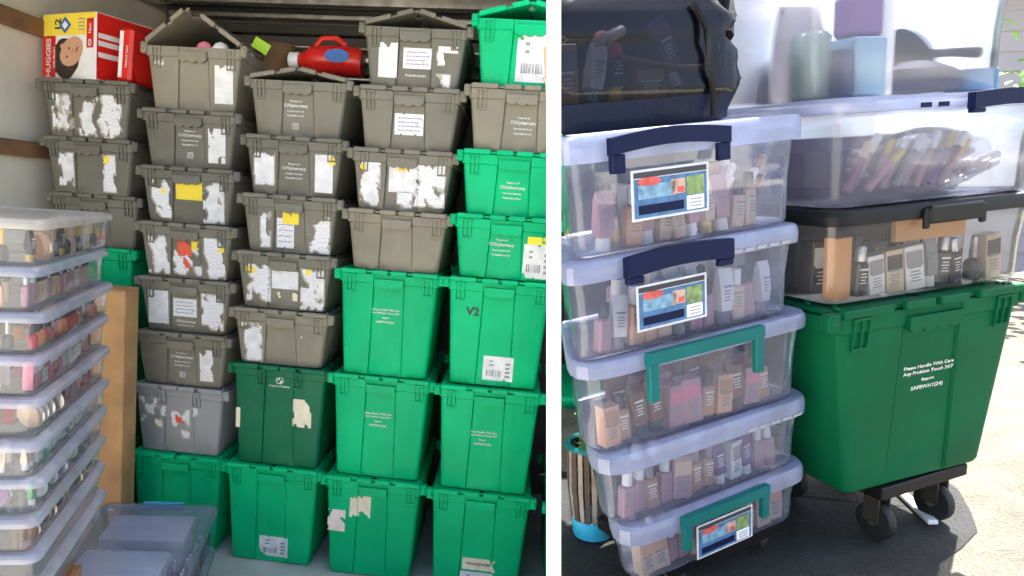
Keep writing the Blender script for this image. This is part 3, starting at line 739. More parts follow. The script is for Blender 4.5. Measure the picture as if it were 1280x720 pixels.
# ------------------------------------------------------------------ stack of long clear bins by the wall
DY = 19.0
corner = Vector((-1.075, 1.443, 0)); dirx = Vector((cos(radians(DY)), sin(radians(DY)), 0)); diry = Vector((-sin(radians(DY)), cos(radians(DY)), 0))
BW, BD = .42, .62
orig = corner-dirx*BW/2
tops = [1.434, 1.330, 1.228, 1.132, 1.035, .938, .849, .760, .672, .585]
ordn = ['top', 'second', 'third', 'fourth', 'fifth', 'sixth', 'seventh', 'eighth', 'ninth', 'tenth']
pals = [
 [('compact','peach','beige'), ('lotion tube','black','gold'), ('small carton','beige','peach'), ('polish bottle','black','gold')],
 [('foundation bottle','peach','black'), ('foundation bottle','beige','black'), ('foundation bottle','mauve','silver')],
 [('lotion tube','black','grey'), ('polish bottle','red','black'), ('polish bottle','black','silver'), ('polish bottle','orange','black')],
 [('small carton','white','red'), ('small carton','red','white'), ('small carton','white','grey'), ('small carton','pink','white')],
 [('compact','beige','white'), ('small carton','red','white'), ('lotion tube','beige','black'), ('foundation bottle','grey','silver')],
 [('lotion tube','white','teal'), ('small carton','white','black'), ('lotion tube','beige','white'), ('foundation bottle','white','grey')],
 [('lotion tube','purple','white'), ('compact','white','purple'), ('polish bottle','grey','white'), ('lotion tube','green','white')],
 [('polish bottle','orange','gold'), ('compact','brown','beige'), ('lotion tube','green','gold'), ('polish bottle','pink','white')],
 [('small carton','beige','teal'), ('compact','mauve','white')],
]
for i, top in enumerate(tops):
    bot = tops[i+1] if i < 9 else top-.09
    H = top-bot; jx, jy = random.Random(i).uniform(-.006, .006), random.Random(i+50).uniform(-.006, .006)
    M = T((orig.x+jx, orig.y+jy, bot)) @ RZ(DY+random.Random(i+9).uniform(-.7, .7))
    clear_bin(f"long clear plastic bin of cosmetics, {ordn[i]} in the tall stack by the wall", M, rect_plan(BW, BD), H, .023, .035, TUBL, DLID, lidmat=WARMLID if i == 0 else None, taper=.014, group='long clear bins stacked by the wall')
    wh = f"in the {ordn[i]} long clear bin"
    hm = H-.030
    if i < 8:
        fill_row(M, .05, BD-.05, BW/2-.045, .006, hm, pals[i], wh, 100+i, along='y', yaw=90, gap=.005, tilt=8)
        fill_row(M, -BW/2+.12, BW/2-.075, .045, .006, hm, pals[i], wh, 200+i, gap=.006)
        fill_row(M, .10, BD-.08, BW/2-.105, .006, hm, pals[i], wh, 300+i, along='y', yaw=90, gap=.03, skip=.3)
# crate that carries the stack
cr = thing('wooden_crate', 'slatted wooden crate carrying the stack of long clear bins', 'crate', T((orig.x, orig.y, 0)) @ RZ(DY))
ct = tops[9]-.09
for sx in (-1, 1):
    for sy in (.05, .33): obj('post', MB().box(sx*.17-.02, sx*.17+.02, sy-.02, sy+.02, 0, ct-.021, .002), WOOD, cr)
for k in range(3):
    obj('slat', MB().box(-.19, .19, .03+k*.112, .12+k*.112, ct-.02, ct, .002), WOOD, cr)
for k in range(3):
    obj('slat', MB().box(-.19, .19, .008, .028, .06+k*.16, .15+k*.16, .002), WOOD, cr)
    obj('slat', MB().box(.192, .21, .03, .35, .06+k*.16, .15+k*.16, .002), WOOD, cr)

# flat lidded bins on the floor
fd = radians(16.6); fx = Vector((cos(fd), sin(fd)*.15, 0))
MF = T((-1.20, 1.92, 0)) @ RZ(14.0)
for k in range(2):
    M = MF @ T((.01*(1-k), 0, .165*k)) @ RZ(0 if k else 1.5)
    fb = clear_bin(('clear bin with pale blue lid under another on the floor', 'clear bin with teal clip, lid seen from above, upper of two on the floor')[k], M, rect_plan(.42, .60), .165, .028, .045, TUBC, clear('blue_tint_lid', (.42, .53, .76), (.86, .92, .99), .30, .12), taper=.02)
    hb = MB().box(-.075, .075, .598, .612, .140, .166, .003); obj('clip', hb, CYAN, fb)
    hb = MB().box(-.075, .075, -.012, .002, .140, .166, .003); obj('clip', hb, CYAN, fb)
M = MF @ T((0, 0, .165))
for k, (xa, xb, ya, yb) in enumerate(((-.15, .13, .355, .545), (-.16, .11, .06, .27))):
    o = tag(obj('white_box', MB().loft([round_poly([(xa-d_, ya-d_), (xb+d_, ya-d_), (xb+d_, yb+d_), (xa-d_, yb+d_)], [.012]*4, z_) for d_, z_ in ((-.006, 0), (-.004, .1), (.004, .102), (.004, .128), (.0, .132))]), plastic('tray_plastic', (.50, .52, .60), .5, .1), None, True), ('white lidded tray in the flat bin nearer the totes', 'white lidded tray in the flat bin nearer the clear stack')[k], 'tray'); o.matrix_world = M @ T((0, 0, .006))
fill_row(M, -.15, .16, .31, .006, .09, [('compact','mauve','silver'), ('polish bottle','plum','silver'), ('lotion tube','mauve','white')], 'in the flat clear bin on the floor', 61, gap=.004)
fill_row(M, .06, .54, .165, .006, .09, [('polish bottle','mauve','silver'), ('polish bottle','plum','silver'), ('lipstick','mauve','silver')], 'in the flat clear bin on the floor', 62, along='y', gap=.006)

# tall cardboard carton
cb = thing('cardboard_carton', 'tall narrow brown cardboard carton between clear bins and totes', 'carton', T((-1.725, 2.55, 0)) @ RZ(4))
obj('body', MB().box(-.17, .17, 0, .11, 0, 1.115, .004), CARD, cb)
obj('top_flap', MB().box(-.17, .17, 0, .053, 1.1155, 1.1195), CARD, cb); obj('top_flap', MB().box(-.17, .17, .057, .11, 1.1155, 1.1195), CARD, cb)

# ------------------------------------------------------------------ things on top of the totes
# diaper carton
MDp = T((-1.985, 2.82, c1top+.004)) @ RZ(-17)
dp = thing('diaper_carton', 'red yellow and white diaper carton with baby picture on top of grey totes', 'carton', MDp)
DWd, DHh, DDp = .315, .265, .34
x0, x1 = -DWd/2, DWd/2
obj('body', MB().box(x0, x1, 0, DDp, 0, DHh, .002), COLS['white'], dp)
obj('side_print', MB().box(x1+.0005, x1+.0015, .004, DDp-.004, .004, DHh-.004), REDPL, dp)
for k, zz in enumerate((.09, .135, .165)): obj('side_stripe', MB().box(x1+.0016, x1+.002, .01, .22, zz, zz+.02), COLS['white'], dp)
obj('yellow_print', MB().box(x0+.002, x1-.052, -.0015, -.0005, .178, DHh-.002), YELLOW, dp)
obj('yellow_print', MB().box(x1-.0515, x1-.002, -.0015, -.0005, .24, DHh-.002), YELLOW, dp)
obj('red_print', MB().box(x0+.002, x0+.08, -.0025, -.0016, .004, .1775), REDPL, dp)
obj('red_print', MB().box(x1-.0505, x1-.012, -.0025, -.0016, .125, .2395), REDPL, dp)
link('brand_text', text_mesh([('HUGGIES', .038, -.012)]), WINK, dp, T((x0+.040, -.0032, .0905)) @ RY(-90))
link('brand_text', text_mesh([('Little Movers', .016, -.006)]), WINK, dp, T((x0+.073, -.0032, .0905)) @ RY(-90))
link('count_text', text_mesh([('12', .05, -.016)]), INK, dp, T((x0+.095, -.0024, .22)) @ RY(-90))
dm = MB().add([(0, 0, .034), (.036, 0, 0), (0, 0, -.034), (-.036, 0, 0)], [(0, 1, 2, 3)]); obj('printed_emblem', dm, BLUE, dp, M=T((-.02, -.0025, .218)))
dm = MB().add([(0, 0, .018), (.019, 0, 0), (0, 0, -.018), (-.019, 0, 0)], [(0, 1, 2, 3)]); obj('printed_emblem', dm, COLS['white'], dp, M=T((-.02, -.003, .218)))
for k in range(4): obj('printed_lines', MB().box(.055, .095, -.0022, -.0016, .195+k*.014, .2+k*.014), GINK, dp)
link('size_text', text_mesh([('0', .04, -.014)]), WINK, dp, T((x1-.031, -.0032, .145)))
link('size_text', text_mesh([('New', .02, -.006)]), WINK, dp, T((x1-.031, -.0032, .2)) @ RY(-90))
def blob(cx, cz, rx, rz, y, nz=.0, seed=0, ang=0, n=28):
    p = []
    for i in range(n):
        a = 2*pi*i/n; k = 1+nz*noise.noise(Vector((cos(a)*2+seed, sin(a)*2, seed)))
        u, v = rx*k*cos(a), rz*k*sin(a); p.append((cx+u*cos(ang)-v*sin(ang), y, cz+u*sin(ang)+v*cos(ang)))
    return MB().add(p, [tuple(range(n))])
pic = obj('baby_picture', blob(.005, .085, .115, .076, -.0017, 0, 2), plastic('print_white', (.76, .74, .70), .6, .03), dp)
obj('printed_shirt', blob(.10, .115, .045, .05, -.0019, .1, 4), COLS['white'], pic)
obj('printed_hair', blob(-.018, .085, .086, .080, -.0022, .18, 3), HAIRP, pic)
obj('printed_face', blob(.020, .112, .072, .054, -.0027, .05, 5, .5), SKIN, pic)
obj('printed_ear', blob(-.034, .135, .014, .010, -.0028, 0, 5), SKIN, pic)
for ex, ez in ((-.006, .092), (.006, .125)): obj('printed_eye', blob(ex, ez, .006, .0045, -.0032), HAIRP, pic)
obj('printed_mouth', blob(.052, .120, .006, .014, -.0032, 0, 0, -.5), plastic('print_mouth', (.42, .09, .08), .6, .02), pic)
obj('printed_nose', blob(.026, .116, .006, .008, -.0031), plastic('print_nose', (.47, .25, .15), .6, .02), pic)
# red pack beside it
rp_ = thing('wipes_pack', 'glossy red pack with white stripe leaning beside the diaper carton', 'pack', T((-1.735, 2.80, c1top+.004)) @ RZ(-10) @ RY(3))
obj('body', MB().box(-.035, .035, 0, .16, 0, .215, .012), REDPL, rp_)
obj('printed_stripe', MB().box(-.022, -.004, -.0015, -.0004, .018, .198), COLS['white'], rp_)
link('printed_text', text_mesh([('Natural Care', .016, -.006)]), WINK, rp_, T((.014, -.0012, .10)) @ RY(-90))

# things poking out of the tented tote and behind it
t2 = T2A+.258
o = tag(obj('lime_tag', MB().box(-.035, .035, -.001, .001, -.022, .022), LIME), 'lime green paper tag sticking up behind the tented grey tote', 'tag'); o.matrix_world = T((-1.195, 2.90, t2+.028)) @ RZ(8) @ RY(28)
for k, (px_, mat_, nm) in enumerate(((.02, COLS['pink'], 'pink'), (.09, COLS['white'], 'white'))):
    o = tag(obj('cloth_bundle', MB().lathe([(.004, -.02), (.03, 0), (.036, .02), (.022, .04), (.004, .047)], 10, sy=.6), mat_, None, True), f'{nm} cloth bundle peeking out of the tented grey tote', 'cloth'); o.matrix_world = T((CX[1]+px_+.02, 2.80, t2-.03)) @ RZ(20*k)
tz = T3TOP+.028
bk = thing('wicker_basket', 'small brown wicker basket beside the red detergent jug', 'basket', T((-1.215, 3.10, tz+.010)))
obj('bowl', MB().lathe([(.06, 0), (.075, .05), (.09, .12), (.094, .135), (.086, .135), (.082, .12), (.066, .04)], 20), WICKER, bk, True)
obj('rim', MB().tube([(.092*cos(2*pi*i/20), .092*sin(2*pi*i/20), .137) for i in range(21)], .006, 6), WICKER, bk, True)
jg = thing('detergent_jug', 'red detergent jug with white cap lying on its side above the totes', 'jug', T((-.985, 3.06, tz+.088)) @ RZ(4))
prof = [(-.10, .024, .0), (-.085, .036, .0), (-.07, .042, .0), (-.05, .058, .002), (.02, .062, .004), (.08, .064, .006), (.14, .062, .004), (.17, .055, .0)]
obj('body', MB().loft([[(xx, r_*1.25*cos(a), zc+r_*sin(a)) for a in [2*pi*j/16 for j in range(16)]] for xx, r_, zc in prof]), REDPL, jg, True)
obj('cap', MB().loft([[(xx, r_*cos(a), r_*sin(a)) for a in [2*pi*j/16 for j in range(16)]] for xx, r_ in ((-.101, .030), (-.103, .034), (-.142, .032), (-.146, .026), (-.140, .018))]), COLS['white'], jg, True)
obj('handle', MB().tube([(-.03, -.02, .058), (.0, -.03, .088), (.06, -.03, .092), (.10, -.02, .066)], .011, 8), REDPL, jg, True)
emb = MB(); emb.lathe([(.034, 0), (.034, .002)], 20, T((.075, -.0815, .012)) @ RX(90) @ Matrix.Diagonal((1.5, .8, 1, 1))); obj('printed_emblem', emb, BLUE, jg)
# strap hook on the wall rail
sh = thing('strap_hook', 'yellow strap end with black hook on the wall rail', 'strap', T((-2.125, 2.42, 2.10)))
obj('strap', MB().box(0, .004, -.05, .05, 0, .055, .001), YELLOW, sh)
obj('hook', MB().tube([(.006, .0, 0), (.008, .0, -.02), (.012, .012, -.045), (.014, .03, -.04), (.014, .034, -.022)], .005, 8), BLACK, sh, True)

# ------------------------------------------------------------------ the drive: tower of bins at the left
TLT = 2.0
MT = MR @ RZ(7) @ T((1.08, 1.04, -.975)) @ RY(-TLT) @ T((-1.08, -1.04, .975))
def lean(z): return (z+.975)*math.tan(radians(TLT))
TD = 1.04                                    # distance of the tower front in its own frame
def side_line(y, px=694):                    # keeps the tower clear of the canopy pole
    return y*math.tan(math.atan((px-PX)/F_PX)+radians(25))
def tower_plan(xl, xr, dep=.31, px=694, dl=0.0):
    cx = (xl+xr)/2; p = [(xl-cx, 0), (xr-cx, 0), (xr-cx, dep)]
    yb = TD+dep; p.append((max(xl, side_line(yb, px)+dl)-cx, dep))
    return p, cx
spec = [  # xl, xr, top, bottom, lid height, corner radius, label
 (.735, 1.335, .018, -.203, .050, .030, 'clear bin with navy arched handle and picture label, top of the tower under the bag'),
 (.735, 1.340, -.203, -.395, .040, .035, 'clear bin with navy latch and picture label, second in the tower'),
 (.752, 1.385, -.395, -.587, .034, .065, 'clear bin with teal handle and no label, middle of the tower'),
 (.792, 1.400, -.587, -.748, .040, .065, 'clear bin without any handle, fourth in the tower'),
 (.838, 1.405, -.748, -.888, .040, .060, 'clear bin with teal handle framing a label, bottom of the tower'),
]
SK = [('foundation bottle','beige','black'), ('foundation bottle','peach','silver'), ('lotion tube','mauve','white'), ('small carton','white','silver'), ('foundation bottle','tan','black'), ('lotion tube','beige','gold')]
tp = [
 SK+[('lipstick','gold','silver')],
 [('foundation bottle','peach','white'), ('foundation bottle','beige','white'), ('lotion tube','white','grey'), ('foundation bottle','mauve','black')],
 [('small carton','tan','beige'), ('foundation bottle','tan','black'), ('lotion tube','brown','black'), ('small carton','peach','tan'), ('small carton','mauve','pink')],
 [('small carton','white','silver'), ('foundation bottle','mauve','white'), ('foundation bottle','beige','black'), ('small carton','mauve','beige'), ('lotion tube','purple','white'), ('foundation bottle','tan','grey')],
 [('small carton','beige','peach'), ('foundation bottle','tan','white'), ('foundation bottle','mauve','white')],
]
desc = ['in the top tower bin with navy handle', 'in the second tower bin with navy latch', 'in the middle tower bin with teal handle', 'in the tower bin without handle', 'in the bottom tower bin']
BINS = []
for i, (xl, xr, zt, zb, lh, r, lab) in enumerate(spec):
    dl = lean((zt+zb)/2)+(.004 if i < 2 else 0); xl += dl; xr += dl
    plan, cx = tower_plan(xl, xr, .31, (694, 694, 702, 726, 752)[i], dl)
    rad = [r, r, r, .02]
    dz = [0, 0, -1.2, 0, 1.0][i]
    M = MT @ T((cx, TD, zb)) @ RZ(dz)
    H = zt-zb
    b = clear_bin(lab, M, plan, H, lh, rad, TUBC, LIDC, taper=.018, group='clear bins in the tower on the drive')
    BINS.append((b, M, xl-cx, xr-cx, H))
    W = xr-xl
    fill_row(M, -W/2+.095, W/2-.05, .048, .006, (H-lh)*.80, tp[i], desc[i], 400+i, gap=.001, tilt=14, scale=1.02)
    fill_row(M, -W/2+.165, W/2-.06, .100, .006, (H-lh)*.95, tp[i], desc[i], 450+i, gap=.003, tilt=16, scale=1.15, skip=.05)
    fill_row(M, -W/2+.22, W/2-.06, .160, .006, (H-lh)*.95, tp[i], desc[i], 480+i, gap=.004, tilt=16, scale=1.2, skip=.1)
# long pencils and tubes lying crooked in the top bin
b1, M1, xa1, xb1, H1 = BINS[0]
def picture_label(b, x0, x1, z0, z1, y, tiltz=0):
    xm, zm = (x0+x1)/2, (z0+z1)/2; x0, x1, z0, z1 = xm+(x0-xm)*.92, xm+(x1-xm)*.92, zm+(z0-zm)*.94, zm+(z1-zm)*.94
    l = obj('picture_label', MB().box(x0, x1, y-.0008, y, z0, z1), plastic('label_card', (.50, .51, .54), .6, .12, 30), b)
    w_, h_ = x1-x0, z1-z0
    def q(nm, u0, u1, v0, v1, m, k=1): obj(nm, MB().box(x0+u0*w_, x0+u1*w_, y-.0008-.0005*k, y-.0009-.0005*(k-1), z0+v0*h_, z0+v1*h_), m, l)
    q('printed_blue', .03, .97, .05, .82, LBLUE); q('printed_black', .03, .97, .84, .95, INK)
    q('printed_sky', .08, .55, .42, .70, LSKY, 2); q('printed_green', .70, .93, .38, .76, LGREENP, 2)
    q('printed_figure', .50, .68, .44, .74, LPEACH, 2); q('printed_dot', .58, .66, .46, .58, LRED, 3)
    q('printed_white', .70, .93, .08, .36, COLS['white'], 2); q('printed_navy', .08, .66, .12, .30, NAVY, 2)
    for k in range(3): q('printed_bars', .74, .90, .13+k*.07, .16+k*.07, GINK, 3)
    ov = MB().lathe([(.5, 0), (.5, .0006)], 20, T((x0+w_*.22, y-.0022, z0+h_*.76)) @ RX(90) @ Matrix.Diagonal((w_*.30, h_*.17, 1, 1))); obj('printed_oval', ov, LRED, l)
    return l
b, M, xa, xb, H = BINS[0]
arch_handle(b, -.205, .075, H-.072, H-.010, NAVY, -.004, .014, .030, .010)
picture_label(b, -.165, .035, H-.165, H-.068, -.006)
b, M, xa, xb, H = BINS[1]
arch_handle(b, -.175, .085, H-.052, H-.002, NAVY, -.004, .014, .038, .008)
picture_label(b, -.155, .032, H-.15, H-.057, -.004)
b, M, xa, xb, H = BINS[2]
arch_handle(b, -.15, .145, H-.095, H+.002, TEAL, -.004, .014, .024, 0)
b, M, xa, xb, H = BINS[4]
arch_handle(b, -.12, .125, H-.075, H-.002, TEAL, -.004, .014, .022, 0)
picture_label(b, -.085, .09, H-.115, H-.035, -.006)
# embossed slots of the lids
for bi in (1, 3):
    b, M, xa, xb, H = BINS[bi]
    for k in range(5): obj('lid_slot', MB().box(xa+.40+k*.034, xa+.424+k*.034, -.0028, -.0012, H-.036, H-.030), COLS['grey'], b)

# dollies
def dolly(label, M, x0, x1, y0, y1, zt, group='black dollies'):
    d = thing('dolly', label, 'dolly', M, group); R_ = min(.048, zt*.36)
    for xx in (x0, x1-.05): obj('side_rail', MB().box(xx, xx+.05, y0+.0505, y1-.0505, zt-.03, zt, .003), BLACK, d)
    for yy in (y0, y1-.05): obj('cross_rail', MB().box(x0, x1, yy, yy+.05, zt-.0305, zt, .003), BLACK, d)
    for xx in (x0+.045, x1-.045):
        for yy in (y0+.045, y1-.045):
            c = obj('caster', MB().box(xx-.026, xx+.026, yy-.026, yy+.026, zt-.036, zt-.0308).box(xx-.020, xx-.016, yy-.02, yy+.02, R_, zt-.036).box(xx+.016, xx+.020, yy-.02, yy+.02, R_, zt-.036), DSTEEL, d)
            wh = MB(); wh.lathe([(R_*.5, -.013), (R_*.92, -.012), (R_, -.006), (R_, .006), (R_*.92, .012), (R_*.5, .013)], 20, T((xx, yy, R_)) @ RY(90)); obj('wheel', wh, RUBBER, c, True)
            hb = MB(); hb.lathe([(.012, -.0152), (.012, .0152)], 12, T((xx, yy, R_)) @ RY(90)); obj('axle', hb, STEEL, c)
    return d
dolly('low black dolly under the tower of clear bins', MT @ T((1.12, TD+.035, GZ+.005)), -.10, .24, 0, .25, .975-.888-.0055)
# green stack
SX = 1.528
MG = MR @ T((SX, 1.144, 0))
MD = MR @ T((1.505, 1.24, GZ+.005)) @ RZ(3)
dolly('black dolly with casters under the green tote on the drive', MD, -.09, .20, -.075, .26, .153)
sxy = .278/W2
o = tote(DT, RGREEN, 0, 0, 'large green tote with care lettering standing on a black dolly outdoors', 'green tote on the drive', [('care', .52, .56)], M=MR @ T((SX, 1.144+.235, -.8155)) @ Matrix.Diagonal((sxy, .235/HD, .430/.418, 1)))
sl = tag(obj('sunlit_streak', MB().box(-.012, .012, -.09, .12, 0, .012, .002), COLS['white']), 'white strip put in for a sunlit streak on the ground under the green tote', 'strip'); sl.matrix_world = MR @ T((1.672, 1.275, GZ+.0055)) @ RZ(-26)  # white strip added in place of a streak of sunlight under the dolly

# black-lidded bin
zb = -.8155+.430+.005
HB = .205
mb_ = MR @ T((SX+.035, 1.165, zb)); 
bb = clear_bin('clear bin with black latching lid standing on the green tote', mb_, rect_plan(.62, .40), HB, .034, .045, clear('warm_tub', (.42, .42, .44), (.88, .88, .88), .16, .10), BLACK, taper=.02)
obj('latch', MB().box(-.06, .10, -.014, -.001, HB-.045, HB-.006, .004), BLACK, bb)
for q in (-.066, .102): obj('latch_hinge', MB().box(q-.006, q+.010, -.010, 0, HB-.055, HB-.012, .003), BLACK, bb)
wh = 'in the black-lidded bin'
fill_row(mb_, -.20, .26, .055, .006, .12, [('foundation bottle','black','silver'), ('small carton','white','grey'), ('lotion tube','grey','white'), ('small carton','beige','black'), ('polish bottle','black','silver')], wh, 511, gap=.006, tilt=16, scale=1.1)
pk = tag(obj('black_box', MB().box(-.24, .26, .165, .34, 0, .135, .006), plastic('dark_card', (.02, .022, .03), .6, .3, 20)), 'dark box filling the back of the black-lidded bin', 'box'); pk.matrix_world = mb_ @ T((0, 0, .006))
fill_row(mb_, -.25, .26, .13, .006, .14, [('small carton','black','white'), ('small carton','grey','white'), ('foundation bottle','black','black')], wh, 512, gap=.004, tilt=10, scale=1.3)
for k, (xx, yy, sx_, sy_, sz_, rz_) in enumerate(((-.235, .06, .05, .03, .135, 6), (.01, .045, .20, .012, .05, -3))):
    o = tag(obj('cardboard_carton', MB().box(-sx_/2, sx_/2, -sy_/2, sy_/2, 0, sz_, .001), COLS['orange'] if False else plastic('orange_card', (.62, .31, .12), .7, .06)), ('upright orange carton at the end of the black-lidded bin', 'long flat orange carton lying on bottles in the black-lidded bin')[k], 'carton')
    o.matrix_world = mb_ @ T((xx, yy, .006 if k == 0 else .118)) @ RZ(rz_)

# upper bin with pale lid and crumpled bag
zu = zb+HB+.0005; HU = .228
mu = MR @ T((SX+.045, 1.170, zu))
ub = clear_bin('clear bin with pale lid and navy handle, full of makeup pencils', mu, rect_plan(.62, .42), HU, .032, .05, frosted('blue_tub', (.28, .30, .42), .34, .22), LIDC, taper=.02)
arch_handle(ub, .03, .30, HU-.045, HU-.002, NAVY, -.004, .018, .034, .006)
for k in range(2): obj('lid_slot', MB().box(-.10+k*.05, -.07+k*.05, -.0028, -.0012, HU-.028, HU-.018), NAVY, ub)
bg_ = MB(); rnd = random.Random(4); rings = []
for i in range(9):
    u = i/8; xx = -.13+.36*u; r_ = .075*sin(pi*min(.93, max(.10, u)))**.45
    rings.append([(xx, .115+r_*.9*cos(a)*(1+.10*noise.noise(Vector((i*.9, cos(a)*3, sin(a)*3)))), .085+r_*sin(a)*(1+.12*noise.noise(Vector((i*.7, cos(a)*3+5, sin(a)*3))))) for a in [2*pi*j/18 for j in range(18)]])
bag = tag(obj('plastic_bag', bg_.loft(rings), FILM, None, True), 'crumpled clear plastic bag of pencils inside the upper bin', 'bag'); bag.matrix_world = mu
pk = tag(obj('purple_box', MB().box(-.20, .27, .16, .34, 0, .14, .03), plastic('dusky_purple', (.085, .07, .105), .6, .3, 14)), 'dusky purple box filling the back of the pencil bin', 'box'); pk.matrix_world = mu @ T((0, 0, .006))
def pencil(M, color, where, L=.13, r_=.0065, tip='beige'):
    o = link('makeup_pencil', pencil_mesh(L, r_)[0], COLS[color]); o.matrix_world = M
    l = f'{color} makeup pencil with {tip} cap {where}'; tag(o, l, 'pencil', l)
    link('cap', pencil_mesh(L, r_)[1], COLS[tip], o)
PM = {}
def pencil_mesh(L, r_):
    if (L, r_) not in PM:
        PM[L, r_] = (MB().lathe([(r_*.9, 0), (r_, .002), (r_, L*.68)], 8).mesh('makeup_pencil', True), MB().lathe([(r_*1.05, L*.682), (r_*1.1, L*.70), (r_*1.05, L*.98), (r_*.7, L)], 8).mesh('cap', True))
    return PM[L, r_]
for k in range(18):
    pencil(mu @ T((-.23+k*.018, .045+rnd.uniform(0, .05), .03+rnd.uniform(0, .012))) @ RX(rnd.uniform(-8, 8)) @ RY(rnd.uniform(28, 48)), rnd.choice(['plum', 'purple', 'mauve', 'grey']), 'in the upper bin with pale lid', rnd.choice([.12, .135]), .0085, rnd.choice(['white', 'beige', 'gold']))
for k in range(9):
    pencil(mu @ T((-.02+k*.028, .09+rnd.uniform(0, .05), .02+rnd.uniform(0, .05))) @ RZ(rnd.uniform(-20, 20)) @ RY(rnd.uniform(70, 90)), rnd.choice(['plum', 'brown', 'mauve', 'silver']), 'in the crumpled bag', .12, .0085, rnd.choice(['white', 'beige', 'mauve']))
for k in range(8):
    pencil(M1 @ T((.06+k*.022, .055+rnd.uniform(0, .03), .02)) @ RY(rnd.uniform(18, 50)), rnd.choice(['plum', 'red', 'mauve', 'tan']), 'leaning in the top tower bin', .13, .0085, rnd.choice(['white', 'beige', 'mauve']))

# open bin at the very top
zo = zu+HU+.0005
mo = MR @ T((SX+.03, 1.235, zo))
ob = clear_bin('tall hazy clear bin of household things on the pale-lidded bin', mo, rect_plan(.60, .34), .30, .03, .045, HAZYC, LIDC, taper=.02)
def prop(name, mb, mat, label, cat, M, smooth=True):
    o = tag(obj(name, mb, mat, None, smooth), label, cat); o.matrix_world = M; return o
prop('storage_jar', MB().lathe([(.035, 0), (.038, .004), (.038, .13), (.03, .14)], 18), plastic('jar_green_grey', (.10, .15, .14), .4, .2), 'grey green round jar at the end of the hazy top bin', 'jar', mo @ T((-.225, .09, .006)))
prop('book', MB().box(-.012, .012, -.05, .05, 0, .10, .002), plastic('book_navy', (.012, .04, .13), .5, .1), 'dark blue book standing in the hazy top bin', 'book', mo @ T((-.170, .09, .006)), False)
prop('tissue_box', MB().box(-.045, .045, -.045, .045, 0, .125, .004), plastic('pale_blue', (.22, .38, .50), .5, .05), 'pale blue box in the hazy top bin', 'box', mo @ T((-.105, .085, .006)), False)
prop('purple_packet', MB().box(-.045, .045, -.035, .035, 0, .09, .01), COLS['purple'], 'purple packet on the pale blue box', 'packet', mo @ T((-.105, .085, .132)), False)
prop('white_tube', MB().lathe([(.022, 0), (.024, .004), (.024, .23), (.02, .24)], 16), COLS['white'], 'tall white tube standing in the hazy top bin', 'tube', mo @ T((-.035, .08, .006)))
pan = thing('frying_pan', 'dark pan with a short handle leaning in the hazy top bin', 'pan', mo @ T((.085, .135, .085)) @ RX(62))
obj('dish', MB().lathe([(.05, 0), (.062, .01), (.068, .035), (.065, .035), (.058, .012), (.04, .006)], 24), BLACK, pan, True)
obj('handle', MB().tube([(.066, 0, .03), (.11, -.005, .04), (.19, -.01, .045)], [.011, .010, .013], 8), BLACK, pan, True)
prop('dark_bundle', MB().lathe([(.01, 0), (.06, .004), (.075, .03), (.066, .055), (.03, .072), (.01, .075)], 14, sx=1.7, sy=.62), plastic('dark_cloth', (.035, .035, .06), .8, .3, 40, .5, 80), 'dark folded cloth below the pan in the hazy top bin', 'cloth', mo @ T((.085, .085, .006)))
prop('blue_carton', MB().box(-.05, .05, -.03, .03, 0, .05, .002), plastic('bright_blue', (.01, .18, .36), .4, .1), 'bright blue carton in the hazy top bin', 'carton', mo @ T((.235, .065, .006)), False)
prop('shoe_box', MB().box(-.15, .12, -.04, .04, 0, .13, .004), plastic('slate_card', (.045, .05, .075), .7, .3, 20), 'slate coloured shoe box at the back of the hazy top bin', 'box', mo @ T((.12, .245, .006)), False)
prop('paper_bag', MB().loft([round_poly([(-a_, -b_), (a_, -b_), (a_, b_), (-a_, b_)], [.008]*4, z_) for a_, b_, z_ in ((.05, .03, 0), (.052, .032, .06), (.048, .026, .15), (.05, .012, .20), (.051, .004, .215))]), plastic('kraft_grey', (.36, .33, .34), .8, .2, 20), 'grey paper bag standing behind the pale blue box', 'bag', mo @ T((-.15, .20, .006)))

# black bag on the tower
b, M, xa, xb, H = BINS[0]
bz = H+.0005
bagr = thing('black_bag', 'shiny black see-through bag full of things on top of the bin tower', 'bag', M @ T((0, 0, bz)))
def bag_ring(s_, z, seed):
    yb0 = .045; p = []
    plan = [(-.280, yb0), (.175, yb0), (.215, yb0+.10), (.18, .25), (side_line(TD+.25)-(spec[0][0]+spec[0][1])/2+.020, .25)]
    c = Vector((-.03, .15))
    for (x_, y_, z_) in round_poly([tuple(c+(Vector(q)-c)*s_) for q in plan], [.02, .08, .06, .05, .02], z, 9):
        k = .014*noise.noise(Vector((x_*12, y_*12, z*18+seed)))+.009*noise.noise(Vector((x_*38+z*30, y_*38, z*14+seed)))
        d_ = (Vector((x_, y_))-c).normalized(); p.append((x_+d_.x*k-(0 if x_ > -.2 else k*d_.x), y_+d_.y*k, z_))
    return p
obj('base_band', MB().loft([bag_ring(.88, .0, 1), bag_ring(.945, .006, 1), bag_ring(.985, .025, 1), bag_ring(1.0, .052, 1)], True, True), plastic('navy_vinyl', (.008, .012, .028), .45, .2, 10, .3, 30, spec=.12), bagr, True)
obj('lining', MB().loft([[(max(x_, side_line(TD+max(y_, .125))-(spec[0][0]+spec[0][1])/2+.030), max(y_, .125), z_) for x_, y_, z_ in bag_ring(.955, zz_, 1.5)] for zz_ in (.054, .12, .18, .22)], True, True), BLACK, bagr, True)
obj('film', MB().loft([bag_ring(.998-.0*q_+(.012*sin(q_*.5)) - (.0 if q_ < 11 else .02*(q_-10)**1.7), .0525+q_*.0135, 1+q_*.09) for q_ in range(19)], False, True), BAGC, bagr, True)
